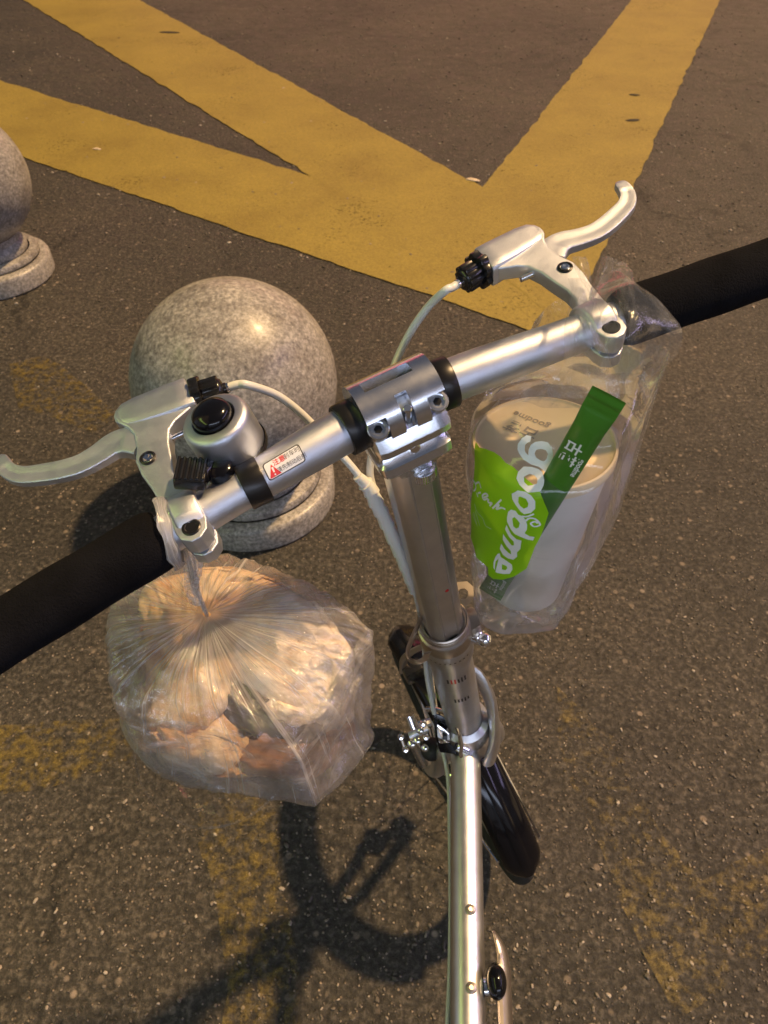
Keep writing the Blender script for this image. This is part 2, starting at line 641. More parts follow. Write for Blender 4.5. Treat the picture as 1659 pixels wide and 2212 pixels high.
def lerp_keys(keys, z):
    if z <= keys[0][0]:
        return keys[0][1:]
    for a, b in zip(keys, keys[1:]):
        if z <= b[0]:
            t = (z - a[0]) / (b[0] - a[0])
            t = t * t * (3 - 2 * t)
            return tuple(x + (y - x) * t for x, y in zip(a[1:], b[1:]))
    return keys[-1][1:]


def nz(p, s, seed=0.):
    return noise.noise(Vector((p[0] * s + seed, p[1] * s - seed * .7, p[2] * s + seed * 1.3)))


def text_tris(body, size, bold=0.):
    """triangles of a line of text, in its own plane"""
    cu = bpy.data.curves.new('t', 'FONT')
    cu.body, cu.size, cu.offset = body, size, bold
    cu.align_x, cu.align_y = 'CENTER', 'CENTER'
    cu.resolution_u = 3
    ob = bpy.data.objects.new('t', cu)
    scene.collection.objects.link(ob)
    dg = bpy.context.evaluated_depsgraph_get()
    me = ob.evaluated_get(dg).to_mesh()
    v = [(p.co.x, p.co.y) for p in me.vertices]
    f = [list(p.vertices) for p in me.polygons]
    ob.evaluated_get(dg).to_mesh_clear()
    bpy.data.objects.remove(ob)
    bpy.data.curves.remove(cu)
    return v, f


# ================================================================== THE GROUND
road_mb = MB()
road_mb.add([(-40, -40, 0), (40, -40, 0), (40, 40, 0), (-40, 40, 0)], [[0, 1, 2, 3]])
road = road_mb.build('road', 'asphalt', smooth=0)
road['kind'] = 'structure'

K = CAM_H / 1.33


def marking(poly, z, mat, name='road_marking'):
    mb = MB()
    out = []
    for (x0, y0), (x1, y1) in zip(poly, poly[1:] + poly[:1]):
        n = max(1, int(math.hypot(x1 - x0, y1 - y0) / .035))
        for k in range(n):
            x, y = x0 + (x1 - x0) * k / n, y0 + (y1 - y0) * k / n
            x += .012 * nz((x, y, 0), 9, 1) + .007 * nz((x, y, 0), 31, 2)
            y += .012 * nz((x, y, 0), 9, 5) + .007 * nz((x, y, 0), 31, 7)
            out.append(Vector((x * K, y * K, z)))
    mb.add(out, [list(t) for t in geometry.tessellate_polygon([out])])
    return mb.build(name, mat, road, smooth=0)


marking([(-8.0, 9.16), (-8.0, 7.98), (-1.78, 3.732), (.482, 2.172), (.605, 2.08), (.83, 2.62), (-.353, 3.513), (-2.415, 5.053)], .0040, 'yellow_paint')
marking([(-4.55, 9.45), (-3.093, 7.385), (-.353, 3.513), (.10, 2.86), (.78, 2.84), (.454, 3.387), (-2.101, 7.385), (-3.45, 9.5)], .0043, 'yellow_paint')
marking([(2.96, 9.4), (2.125, 7.385), (.465, 3.387), (.28, 2.94), (.56, 2.30), (.66, 2.20), (.83, 2.62), (1.173, 3.414), (2.879, 7.385), (3.75, 9.4)], .0046, 'yellow_paint')
# old, mostly worn-off markings under the bicycle
marking([(-.36, .74), (-.36, .56), (-.31, .40), (-.26, .27), (-.22, .05), (-.10, .05), (-.14, .30), (-.18, .42), (-.20, .52), (-.26, .74)], .0040, 'yellow_paint_worn')
marking([(-1.5, .62), (-1.5, .47), (-.80, .52), (-.46, .61), (-.42, .70), (-.80, .68)], .0046, 'yellow_paint_worn')
marking([(.36, .78), (.34, .60), (.40, .40), (.45, .20), (.54, .24), (.80, .38), (.80, .50), (.545, .39), (.50, .46), (.46, .66)], .0040, 'yellow_paint_worn')
marking([(-1.22, 1.95), (-1.10, 1.72), (-.84, 1.60), (-.80, 1.70), (-1.00, 1.90), (-1.12, 1.99)], .0040, 'yellow_paint_worn')


def scatter_stones():
    mb = MB()
    rnd = random.Random(5)
    t = (1 + 5 ** .5) / 2
    ico = [Vector(p).normalized() for p in [(-1, t, 0), (1, t, 0), (-1, -t, 0), (1, -t, 0), (0, -1, t), (0, 1, t), (0, -1, -t), (0, 1, -t), (t, 0, -1), (t, 0, 1), (-t, 0, -1), (-t, 0, 1)]]
    fc = [(0, 11, 5), (0, 5, 1), (0, 1, 7), (0, 7, 10), (0, 10, 11), (1, 5, 9), (5, 11, 4), (11, 10, 2), (10, 7, 6), (7, 1, 8), (3, 9, 4), (3, 4, 2), (3, 2, 6), (3, 6, 8), (3, 8, 9), (4, 9, 5), (2, 4, 11), (6, 2, 10), (8, 6, 7), (9, 8, 1)]
    for i in range(30000):
        far = i >= 20000
        y = (2.0 + 4.6 * rnd.random()) if far else 5.4 * rnd.random() ** 1.75
        x = (rnd.random() * 2 - 1) * (.62 + .62 * y)
        if (x * .8 / K + y * 1.13 / K) > 0 and y / K > 2.1 and abs(x) < 3:
            if rnd.random() < .55:
                continue
        s = rnd.choice((.0010, .0012, .0014, .0017, .0021, .0028)) * rnd.uniform(.8, 1.3) * (2.2 if far else 1)
        a = rnd.random() * 6.28
        ca, sa = math.cos(a), math.sin(a)
        sx, sy, sz = rnd.uniform(.8, 1.7), rnd.uniform(.6, 1.1), rnd.uniform(.45, .75)
        vs_ = []
        for p in ico:
            q = p * rnd.uniform(.75, 1.2)
            px, py = q.x * sx * s, q.y * sy * s
            vs_.append((x + px * ca - py * sa, y + px * sa + py * ca, q.z * sz * s + .0015))
        mb.add(vs_, fc)
    o = mb.build('aggregate_stones', 'stones', smooth=0)
    o['kind'] = 'stuff'
    o['label'] = 'pale stone chips bedded in the brown asphalt'
    return o


scatter_stones()


# ================================================================== BOLLARDS
def bollard(x, y, label):
    e = empty('stone_bollard', (x, y, 0))
    tag(e, label, 'bollard', 'round granite bollards')
    rs, rb, hz = .2137, .1935, .329
    b = MB().lathe([(rb - .006, .0), (rb, .006), (rb, .056), (rb - .004, .064), (rb - .012, .068), (rb - .030, .069)], (x, y, 0), (0, 0, 1), 72, cap=(True, False))
    b.build('plinth', 'granite', e, 40)
    b = MB().lathe([(rb - .036, .0685), (rb - .030, .074), (rb - .029, .082), (rb - .034, .090), (rb - .046, .0935), (rb - .056, .094)], (x, y, 0), (0, 0, 1), 72, cap=(False, False))
    b.build('collar', 'granite', e, 40)
    b = MB().lathe([(rb - .062, .092), (rb - .060, .105), (rb - .066, .118), (rb - .075, .128), (rb - .075, .150)], (x, y, 0), (0, 0, 1), 72, cap=(False, False))
    b.build('neck', 'granite', e, 40)
    MB().ball((x, y, hz), rs, 96, 64).build('sphere', 'granite', e, 60)
    return e


bollard(-.3137, 1.241, 'mottled granite ball bollard standing just beyond the bicycle bell')
bollard(-1.360, 2.336, 'granite ball bollard at the left picture edge beside the yellow line')


# ================================================================== BICYCLE
BIKE = empty('bicycle', (LW(0, .068, -.797).x, LW(0, .068, -.797).y, 0))
tag(BIKE, 'silver folding bicycle with black foam grips, leaning with its bars turned left', 'bicycle')


def bar_t(s):
    return -.030 * (math.sqrt((s / .23) ** 2 + .01) ** 1.15 - .1 ** 1.15)


def bar_pt(s):
    return LW(s, bar_t(s), 0)


def bar_r(s):
    a = abs(s)
    return .0127 if a < .05 else (.0127 - .0016 * min(1, (a - .05) / .05))


# --- handlebar tube
ss = [-.30 + .6 * i / 80 for i in range(81)]
handlebar = MB().tube([bar_pt(s) for s in ss], [bar_r(s) for s in ss], 40).build('handlebar', 'satin_alu', BIKE)


def grip(s0, s1):
    mb = MB()
    n = 60
    pts, rad = [], []
    for i in range(n + 1):
        s = s0 + (s1 - s0) * i / n
        pts.append(bar_pt(s))
        e = min(i, n - i)
        r = .0166 + .0006 * math.sin(i * .35) * .4
        if e < 3:
            r -= (.0025, .0009, .0002)[e]
        rad.append(r)
    mb.tube(pts, rad, 36)
    return mb.build('grip', 'foam', BIKE, 50)


grip(-.1435, -.302)['label'] = 'left black foam grip'
grip(.1365, .302)['label'] = 'right black foam grip'

# --- warning label wrapped on the left half of the bar
def bar_label():
    s_mid, half, hh = -.0715, .0112, .0050
    mb = MB()
    e_ang = R(38)      # where on the bar's circumference its middle sits (from T towards U, facing the rider)

    def wrap(x, y, lift):
        s = s_mid + x
        r = bar_r(s) + lift
        a = R(128) - y / .0118
        return bar_pt(s) + (ST * math.cos(a) + SU * math.sin(a)) * r

    def patch(poly, lift, mat, cut=1):
        bm = bmesh.new()
        vv = [bm.verts.new((x, y, 0)) for x, y in poly]
        bm.faces.new(vv)
        bmesh.ops.triangulate(bm, faces=bm.faces)
        for _ in range(cut):
            bmesh.ops.subdivide_edges(bm, edges=bm.edges, cuts=2, use_grid_fill=True)
        bm.verts.index_update()
        mb.add([wrap(v.co.x, v.co.y, lift) for v in bm.verts], [[v.index for v in f.verts] for f in bm.faces], mat)
        bm.free()

    def rr(w, h, c):
        out = []
        for cx_, cy_, a0 in ((w - c, h - c, 0), (-w + c, h - c, 90), (-w + c, -h + c, 180), (w - c, -h + c, 270)):
            for k in range(4):
                a = R(a0 + 30 * k)
                out.append((cx_ + c * math.cos(a), cy_ + c * math.sin(a)))
        return out
    patch(rr(half, hh, .0016), .00012, 1, 2)
    patch(rr(half - .0006, hh - .0006, .0013), .0002, 0, 2)
    patch([(-half + .0010, -hh + .0010), (-half + .0078, -hh + .0010), (-half + .0044, hh - .0024)], .0003, 2, 2)
    patch([(-half + .0040, -.0018), (-half + .0048, -.0018), (-half + .0050, .0010), (-half + .0038, .0010)], .0004, 0, 0)
    patch([(-half + .0040, -.0034), (-half + .0048, -.0034), (-half + .0048, -.0026), (-half + .0040, -.0026)], .0004, 0, 0)

    def txt(body, size, x0, y0, mat, bold=0.):
        v, f = text_tris(body, size, bold)
        mb.add([wrap(x + x0, y + y0, .0003) for x, y in v], f, mat)
    txt('注意:', .0036, -.0016, .0021, 2, .00005)
    txt('刹车时', .0033, .0058, .0022, 1)
    txt('请先制动后刹', .0029, .0036, -.0022, 1)
    return mb.build('warning_label', ['label_white', 'black_ink', 'red_ink'], handlebar, 0)


bar_label()

# --- black shims beside the clamp
for sg in (-1, 1):
    a, b = sg * .0240, sg * .0345
    ax = (bar_pt(b) - bar_pt(a)).normalized()
    L = (bar_pt(b) - bar_pt(a)).length
    MB().lathe([(.0126, 0), (.0148, 0), (.0153, .0008), (.0153, L - .0008), (.0148, L), (.0126, L)], bar_pt(a), ax, 40, cap=(False, False)).build('shim', 'black_anod', BIKE)


# --- clamp that holds the bar on top of the post
def ring_cells(mb, s0, s1, a0, a1, r0, r1, ns, na, hole=None, mat=0):
    """thick shell round the bar axis, angles measured from T towards U; hole(s,a) true = left open"""
    key = {}

    def vert(i, j, k):
        q = (i, j, k)
        if q not in key:
            s = s0 + (s1 - s0) * i / ns
            a = a0 + (a1 - a0) * j / na
            r = r1 if k else r0
            key[q] = len(mb.v)
            mb.v.append(LW(s, math.cos(a) * r, math.sin(a) * r))
        return key[q]
    solid = {}
    for i in range(ns):
        for j in range(na):
            s = s0 + (s1 - s0) * (i + .5) / ns
            a = a0 + (a1 - a0) * (j + .5) / na
            solid[i, j] = not (hole and hole(s, a))

    def q4(*ids):
        mb.f.append([vert(*t) for t in ids])
        mb.m.append(mat)
    for (i, j), ok in solid.items():
        if not ok:
            continue
        q4((i, j, 1), (i + 1, j, 1), (i + 1, j + 1, 1), (i, j + 1, 1))
        q4((i, j, 0), (i, j + 1, 0), (i + 1, j + 1, 0), (i + 1, j, 0))
        if not solid.get((i - 1, j)):
            q4((i, j, 0), (i, j, 1), (i, j + 1, 1), (i, j + 1, 0))
        if not solid.get((i + 1, j)):
            q4((i + 1, j, 0), (i + 1, j + 1, 0), (i + 1, j + 1, 1), (i + 1, j, 1))
        if not solid.get((i, j - 1)):
            q4((i, j, 0), (i + 1, j, 0), (i + 1, j, 1), (i, j, 1))
        if not solid.get((i, j + 1)):
            q4((i, j + 1, 0), (i, j + 1, 1), (i + 1, j + 1, 1), (i + 1, j + 1, 0))


CL = empty('stem_clamp', Vector())
CL.parent = BIKE
CL.location = SB - BIKE.location
hw = .0235


def cap_hole(s, a):
    d = math.degrees(a)
    if 74 < d < 97 and -.0165 < s < .0125:          # long slot on top
        return True
    if 122 < d and abs(s) < .0036:               # split between the two bolts
        return True
    if d > 146 and abs(s) > .0128:               # bolt niches
        return True
    return False


mb = MB()
ring_cells(mb, -hw, hw, R(-25), R(192), .0140, .0205, 47, 62, cap_hole)
mb.build('cap', 'polished_alu', CL, 30)
# niche faces and socket bolts
for sg in (-1, 1):
    mb = MB()
    c = LW(sg * .0182, -.0165, .0045)
    ax = (SU * .8 - ST * .55).normalized()
    mb.lathe([(.0062, -.0085), (.0062, .0020), (.0056, .0026), (.0040, .0027), (.0038, .0008), (0, .0006)], c, ax, 28)
    mb.build('bolt', 'polished_alu', CL, 30)
    mb = MB()
    mb.lathe([(.0024, -.002), (.0024, .0012), (.0, .0013)], c, ax, 6)
    mb.build('bolt_socket', 'black_anod', CL, 20)
    mb = MB()
    ring_cells(mb, sg * .0128, sg * hw, R(146), R(192), .0140, .0158, 8, 16)
    mb.build('niche', 'polished_alu', CL, 30)
mb = MB()
mb.lathe([(.0026, -.012), (.0026, .006), (.0020, .0068), (0, .0068)], LW(0, -.0165, .006), (SU * .9 - ST * .3), 18)
mb.build('split_screw', 'chrome', CL, 30)
# base block: a waisted yoke that carries the bar and plugs into the post
yk = [(-.002, .0235, -.0195), (-.0075, .0236, -.0232), (-.0085, .0238, -.0238), (-.0130, .0238, -.0238), (-.0140, .0234, -.0228), (-.0165, .0222, -.0188), (-.0215, .0214, -.0168), (-.0245, .0222, -.0192), (-.0258, .0232, -.0212),
      (-.0315, .0232, -.0224), (-.0325, .0228, -.0220), (-.0345, .0200, -.0205), (-.0370, .0160, -.0192), (-.0405, .0130, -.0178), (-.0440, .0120, -.0165)]
mb = MB()
vs_, fs = [], []
nseg = 48
for u_, w_, t0_ in yk:
    t1_ = .0155
    for k in range(nseg):
        a = 2 * math.pi * k / nseg
        c_, s_ = math.cos(a), math.sin(a)
        q = (abs(c_) ** 9 + abs(s_) ** 9) ** (-1 / 9)
        vs_.append(LW(w_ * c_ * q, (t0_ + t1_) / 2 + (t1_ - t0_) / 2 * s_ * q, u_))
for i in range(len(yk) - 1):
    for k in range(nseg):
        l = (k + 1) % nseg
        fs.append([i * nseg + k, i * nseg + l, (i + 1) * nseg + l, (i + 1) * nseg + k])
fs += [list(range(nseg))[::-1], [(len(yk) - 1) * nseg + k for k in range(nseg)]]
mb.add(vs_, fs)
mb.build('yoke', 'polished_alu', CL, 28)
mb = MB()
mb.lathe([(.0034, -.002), (.0034, .0012), (.0026, .0018), (0, .0018)], LW(0, -.0172, -.0212), -ST, 18)
mb.build('grub_screw', 'chrome', CL, 30)
mb = MB()
kp = []
for k in range(72):
    a = 2 * math.pi * k / 72
    r = .0086 if k % 2 else .0081
    kp.append((r * math.cos(a), r * math.sin(a)))
kc = LW(.004, -.0120, -.0500)
mb.prism(kp, kc, SS, ST, SU, -.0035, .0035)
mb.lathe([(.0078, .0036), (.006, .0048), (.0045, .005), (.0045, .0075), (0, .0078)], kc, SU, 30)
mb.build('knurled_nut', 'polished_alu', CL, 30)


# --- handlebar post: drawn tube with flats and grooves
def post_poly(r):
    # eight-sided drawn section: four wide faces, four narrow ones, a drawn groove along each wide face's edge
    out = []
    for k in range(4):
        a = R(90 * k)
        for x in (-.46, -.40, -.385, -.37, .37, .385, .40, .46):
            dep = .965 if abs(x) == .385 else 1.
            px, py = r * dep, r * x
            out.append((px * math.cos(a) - py * math.sin(a), px * math.sin(a) + py * math.cos(a)))
        for x in (.3, .5, .7):
            b = a + R(25 + 40 * x)
            out.append((r * 1.085 * math.cos(b), r * 1.085 * math.sin(b)))
    return out


mb = MB()
pp = post_poly(.0158)
mb.prism(pp, SB, SS, ST, SU, -.272, -.041)
post = mb.build('handlebar_post', 'frame_alu', BIKE, 16)
MB().lathe([(.0, .0003), (.0016, .0003), (.0016, -.001)], LW(.0035, -.0158, -.190), -ST, 16).build('red_dot', 'red_ink', post, 0)

# --- steerer collar at the foot of the post
MB().lathe([(.0180, -.018), (.0228, -.018), (.0236, -.016), (.0236, -.003), (.0228, -.001), (.0208, .0), (.0206, .004), (.0190, .006), (.0172, .006)], LW(0, 0, -.272), SU, 48, cap=(False, False)).build('post_collar', 'raw_steel', BIKE)
MB().lathe([(.0212, -.002), (.0222, -.001), (.0222, .001), (.0212, .002), (.0200, .001)], LW(0, 0, -.262), SU, 48, cap=(False, False)).build('collar_ring', 'raw_steel', BIKE)
# safety loop of bent strip on the left
loop = [LW(-.016, .004, -.246), LW(-.026, -.002, -.252), LW(-.037, -.008, -.262), LW(-.040, -.012, -.270), LW(-.036, -.016, -.276), LW(-.029, -.017, -.276), LW(-.024, -.016, -.270)]
MB().tube(spline(loop, 30), .0050, 8, flat=(1., .22), up=SU).build('safety_loop', 'raw_steel', BIKE)
# eyelet plate on the right
ey = [LW(.014, .020, -.262), LW(.020, .021, -.262), LW(.030, .020, -.262)]
mb = MB()
outer = [(.010, -.010), (.022, -.013), (.032, -.010), (.037, -.002), (.034, .006), (.024, .010), (.010, .008)]
hole = [(.0255 + .0048 * math.cos(R(45 * k)), -.002 + .0048 * math.sin(R(45 * k))) for k in range(8)]
o3, h3 = [Vector((x, y, 0)) for x, y in outer], [Vector((x, y, 0)) for x, y in hole][::-1]
tri = geometry.tessellate_polygon([o3, h3])
allp = outer + hole[::-1]
eo = LW(.002, .016, -.262)
en = (SU * .9 - ST * .35).normalized()
e2_ = en.cross(SS).normalized()
for h in (0, .0028):
    mb.add([eo + SS * x + e2_ * y + en * h for x, y in allp], [list(t) for t in tri])
n_o, n_h = len(outer), len(hole)
vs_ = [eo + SS * x + e2_ * y + en * h for h in (0, .0028) for x, y in outer]
mb.add(vs_, [[i, (i + 1) % n_o, n_o + (i + 1) % n_o, n_o + i] for i in range(n_o)])
vs_ = [eo + SS * x + e2_ * y + en * h for h in (0, .0028) for x, y in hole]
mb.add(vs_, [[i, (i + 1) % n_h, n_h + (i + 1) % n_h, n_h + i] for i in range(n_h)])
mb.build('eyelet_plate', 'raw_steel', BIKE, 25, weld=True)
MB().prism([(.012, -.020), (.034, -.017), (.036, -.006), (.030, .002), (.012, .002)], LW(0, .004, -.283), SS, ST, SU, -.004, .009).build('hinge_block', 'raw_steel', BIKE, 25, .0012)
# acorn bolt
bc = LW(.027, -.020, -.290)
bax = (SS * .35 - ST * .75 + SU * .3).normalized()
MB().lathe([(.0070, -.010), (.0070, -.002), (.0062, -.0015), (.0064, .002), (.0056, .0052), (.0032, .0072), (0, .0078)], bc, bax, 24).build('acorn_bolt', 'chrome', BIKE)

# --- head tube
MB().lathe([(.0215, -.545), (.0235, -.540), (.0235, -.528), (.0205, -.524), (.0205, -.318), (.0232, -.314), (.0232, -.296), (.0212, -.291), (.0188, -.290)], SB, SU, 56, cap=(False, False)).build('head_tube', 'frame_alu', BIKE)


def head_marks():
    mb = MB()
    rnd = random.Random(3)
    for u0, n, hgt, a0 in ((-.300, 9, .0016, 205), (-.345, 6, .010, 232), (-.392, 5, .009, 240)):
        for k in range(n):
            a = R(a0 + k * (9.5 if n < 9 else 11))
            w = R(2.6 if n < 9 else 2.2)
            hh = hgt * rnd.uniform(.7, 1.05)
            r = .02065 if n < 9 else .0234
            vs_ = []
            for aa, uu in ((a - w, u0 - hh / 2), (a + w, u0 - hh / 2), (a + w * rnd.uniform(.6, 1), u0 + hh / 2), (a - w, u0 + hh / 2)):
                vs_.append(LW(math.cos(aa) * r, math.sin(aa) * r, uu))
            mb.add(vs_, [[0, 1, 2, 3]], 1 if (n == 6 and k in (1, 2)) else 0)
    o_ = mb.build('head_lettering', ['black_ink', 'red_ink'], BIKE, 0)
    o_['kind'] = 'stuff'
    return o_


head_marks()
# gusset collar that sweeps round the right of the head tube into the main tube
HEADING = Vector((.07, .997, 0)).normalized()
LEAN_UP = Vector((-.19, 0, .98)).normalized()
RIGHT = HEADING.cross(LEAN_UP).normalized()
T1, T2 = at(1005, 1585, .83), at(1011, 2212, .64)
TD = (T2 - T1).normalized()
gs = [LW(.012, .022, -.415), LW(.026, .012, -.430), LW(.031, -.004, -.455), LW(.028, -.018, -.490), LW(.020, -.030, -.525), LW(.006, -.040, -.545)]
MB().tube(spline(gs, 24), .0115, 14, flat=(1.15, .55), up=SU).build('gusset', 'frame_alu', BIKE)
MB().lathe([(.021, -.02), (.0275, -.015), (.029, .0), (.0275, .016), (.021, .022)], LW(0, 0, -.515), SU, 40, cap=(False, False)).build('lower_cup', 'frame_alu', BIKE)

# --- main tube: from the head tube back under the rider
tpts = [T1 - TD * .035, T1, T1.lerp(T2, .35), T1.lerp(T2, .7), T2, T2 + TD * .10, T2 + TD * .22]
trad = [.0165, .0168, .0168, .0164, .0160, .0165, .0175]
main_tube = MB().tube(tpts, trad, 40, flat=(1.0, 1.0), up=(0, 0, 1)).build('main_tube', 'frame_alu', BIKE)
tn = (Vector((.05, -.12, 1)) - TD * TD.dot(Vector((.05, -.12, 1)))).normalized()
for px, py in ((1017, 1975), (1018, 2140)):
    # rivet nuts sit on the ridge of the tube
    best = min((abs((T1.lerp(T2, k / 200) - at(px, py, 1)).dot(_F) * 0 + 0) + abs(py - (1106 - FPX * (T1.lerp(T2, k / 200) - Vector((0, 0, CAM_H))).dot(_U) / (T1.lerp(T2, k / 200) - Vector((0, 0, CAM_H))).dot(_F))), k) for k in range(260))[1]
    c = T1.lerp(T2, best / 200)
    rr_ = .0168 - .0008 * best / 200
    MB().lathe([(.0050, -.002), (.0050, .0012), (.0042, .0030), (.0022, .0038), (.0020, .0030), (0, .0030)], c + tn * (rr_ - .0005) + Vector((.001, 0, 0)), tn, 24).build('rivet_nut', 'raw_steel', main_tube)

# --- folding latch on the left of the tube's head
lc = at(968, 1560, .775)
lat = empty('folding_latch', Vector())
lat.parent = BIKE
lat.location = lc - BIKE.location
lx = (at(1000, 1610, .80) - at(940, 1530, .79)).normalized()
arc = [at(921, 1532, .775), at(945, 1533, .772), at(968, 1545, .768), at(986, 1568, .768), at(996, 1600, .772), at(997, 1628, .78)]
MB().tube(spline(arc, 30), .0058, 12, flat=(1.2, .5), up=(-.2, -.4, .9)).build('lever', 'chrome', lat)
pl = [at(934, 1538, .785), at(955, 1545, .785), at(975, 1565, .785), at(985, 1600, .79), at(985, 1630, .795), at(950, 1625, .795), at(940, 1590, .79)]
nn = (Vector((0, 0, CAM_H)) - lc).normalized()
mb = MB()
mb.add(pl + [p - nn * .012 for p in pl], [list(range(7)), list(range(13, 6, -1))] + [[i, 7 + i, 7 + (i + 1) % 7, (i + 1) % 7] for i in range(7)])
mb.build('body', 'gloss_black', lat, 30, .0015)
sq = [at(944, 1563, .776), at(957, 1572, .776), at(971, 1586, .776), at(972, 1604, .778), at(950, 1607, .780), at(945, 1590, .778)]
mb = MB()
mb.add(sq + [p - nn * .006 for p in sq], [list(range(6)), list(range(11, 5, -1))] + [[i, 6 + i, 6 + (i + 1) % 6, (i + 1) % 6] for i in range(6)])
mb.build('catch', 'chrome', lat, 30, .0012)
MB().box(at(961, 1592, .7745), .0052, .0052, .004, (1, 0, 0), _U, -_F).build('catch_window', 'black_anod', lat, 30, .0006)
MB().tube([at(985, 1612, .775), at(1008, 1622, .778)], .0052, 14).build('hinge_pin', 'chrome', lat, 40)

# --- frame hinge with its quick lever, right of the tube near the rider
fh = empty('frame_hinge', Vector())
fh.parent = BIKE
fh.location = at(1080, 2130, .64) - BIKE.location
lv = [at(1066, 2011, .675), at(1074, 2028, .670), at(1083, 2055, .665), at(1088, 2090, .660), at(1089, 2130, .652), at(1091, 2180, .642), at(1094, 2260, .625)]
MB().tube(spline(lv, 40), [.0022 + .0085 * min(1, i / 22) for i in range(41)], 12, flat=(.5, 1.), up=(.8, -.3, .5)).build('lever', 'raw_steel', fh)
MB().ball(at(1072, 2120, .650), .0125, 28, 18, (.75, 1.2, 1.1)).build('cam_knob', 'gloss_black', fh, 60)
MB().lathe([(.0085, -.002), (.0085, .009), (.006, .011), (0, .011)], at(1050, 2132, .655), (1, 0, .1), 24).build('cam_washer', 'chrome', fh)
MB().lathe([(.0195, -.024), (.0215, -.022), (.0215, .022), (.0195, .024)], T2 + TD * .075, TD, 36).build('hinge_collar', 'frame_alu', fh)


# --- brake levers (bracket, blade, adjuster, clamp, bolts), one each side
def brake(sg, s0, label):
    e = empty('brake_lever', Vector())
    e.parent = BIKE
    e['label'] = label
    tilt = R(4)
    g = ST * math.cos(tilt) + SU * math.sin(tilt)
    n = SS.cross(g).normalized()
    o = bar_pt(s0)
    e.location = o - BIKE.location
    X = SS * (-sg)         # traced on the left bracket; mirrored for the right

    def P(x, y, h=0.):
        return o + X * (x * .001) + g * (y * .001) + n * (h * .001)
    arm = [(24, 86), (7, 90), (-10, 91), (-16, 88), (-18, 84), (-17, 78), (-13, 72), (-11, 65), (-12.5, 54), (-15.5, 45), (-15, 34), (-12.5, 22), (-11, 10), (-10, -2),
           (7, -2), (6, 8), (2, 17), (1.5, 26), (3.5, 37), (5, 48), (8, 57), (13, 61.5), (24, 66)]
    mb = MB()
    mb.prism([(x * .001, y * .001) for x, y in arm], o, X, g, n, .0005, .0105)
    mb.build('arm', 'cast_alu', e, 40, .0013, 3)
    # head of the bracket: a tapering barrel with a sloping outer shoulder
    mb = MB()
    st = [(-18.5, 84, 3.0, 4), (-16.5, 83.5, 6.2, 5.2), (-12, 83, 9.4, 6.2), (-4, 82, 10.8, 6.8), (8, 80.2, 11.6, 7.3), (18, 78.9, 11.9, 7.8), (26.4, 77.8, 12.0, 8.0), (27.2, 77.7, 11.6, 7.6)]
    seg = 40
    vs_, fs = [], []
    for x, y, wy, wh in st:
        for k in range(seg):
            a = 2 * math.pi * k / seg
            cx_, sx_ = math.cos(a), math.sin(a)
            q = (abs(cx_) ** 7 + abs(sx_) ** 7) ** (-1 / 7)
            vs_.append(P(x, y + wy * cx_ * q, 5.0 + wh * sx_ * q))
    for i in range(len(st) - 1):
        for k in range(seg):
            l = (k + 1) % seg
            fs.append([i * seg + k, i * seg + l, (i + 1) * seg + l, (i + 1) * seg + k])
    fs += [list(range(seg))[::-1], [(len(st) - 1) * seg + k for k in range(seg)]]
    mb.add(vs_, fs)
    hd = mb.build('barrel', 'cast_alu', e, 32)
    # blade: swept rounded section, wide at the root, curled out at the tip
    cl = [(-9, 60, 9.5, 4.2), (-16, 66, 9.2, 4.0), (-24, 68.2, 8.6, 3.5), (-34, 66, 7.8, 3.1), (-45, 64.8, 7.2, 2.9), (-56, 67, 6.8, 2.8), (-68, 71.5, 6.4, 2.8), (-77, 76, 5.8, 2.8), (-83, 82.5, 5.0, 2.8), (-86, 90, 4.7, 2.6), (-87, 96, 4.0, 2.2), (-87, 99, 1.5, 1.2)]
    ctr = spline([(a, b, 0) for a, b, _, _ in cl], 55)
    wid = spline([(c, d, 0) for _, _, c, d in cl], 55)
    vs_, fs = [], []
    for i, (c, w) in enumerate(zip(ctr, wid)):
        t = (ctr[min(i + 1, 55)] - ctr[max(i - 1, 0)]).normalized()
        nx, ny = -t.y, t.x
        dip = 0
        for k in range(seg):
            a = 2 * math.pi * k / seg
            cx_, sx_ = math.cos(a), math.sin(a)
            q = (abs(cx_) ** 8 + abs(sx_) ** 8) ** (-1 / 8)
            hgt = w.y * sx_ * q
            if sx_ > .3 and .12 < i / 55 < .8:
                hgt -= .7 * (1 - abs(cx_ * q)) ** .7           # shallow finger groove
            vs_.append(P(c.x + nx * w.x * cx_ * q, c.y + ny * w.x * cx_ * q, 5.0 + hgt))
    for i in range(55):
        for k in range(seg):
            l = (k + 1) % seg
            fs.append([i * seg + k, i * seg + l, (i + 1) * seg + l, (i + 1) * seg + k])
    fs += [list(range(seg))[::-1], [55 * seg + k for k in range(seg)]]
    mb = MB()
    mb.add(vs_, fs)
    mb.build('blade', 'cast_alu', e, 32)
    # handlebar clamp with its split lug
    mb = MB()
    mb.lathe([(.0112, -.0075), (.0148, -.0075), (.0156, -.006), (.0156, .006), (.0148, .0075), (.0112, .0075)], o, X, 40, cap=(False, False))
    lug = [(-8.5, -2), (-9, -12), (-7.5, -18), (-3, -21.5), (2, -21.5), (6.5, -18), (8, -12), (7.5, -2)]
    mb.prism([(x * .001, y * .001) for x, y in lug], o, X, g, n, -.0015, .0110)
    mb.prism([(x * .001 + .0008, y * .001 - .0008) for x, y in lug], o, X, g, n, -.0115, -.0030)
    mb.build('clamp', 'cast_alu', e, 40, .0012, 3)
    mb = MB()
    mb.lathe([(.0050, -.001), (.0050, .0005), (.0044, .0009), (.0034, .0009), (.0030, .0005), (.0, .0005)], P(-.5, -13.5, 11.0), n, 24)
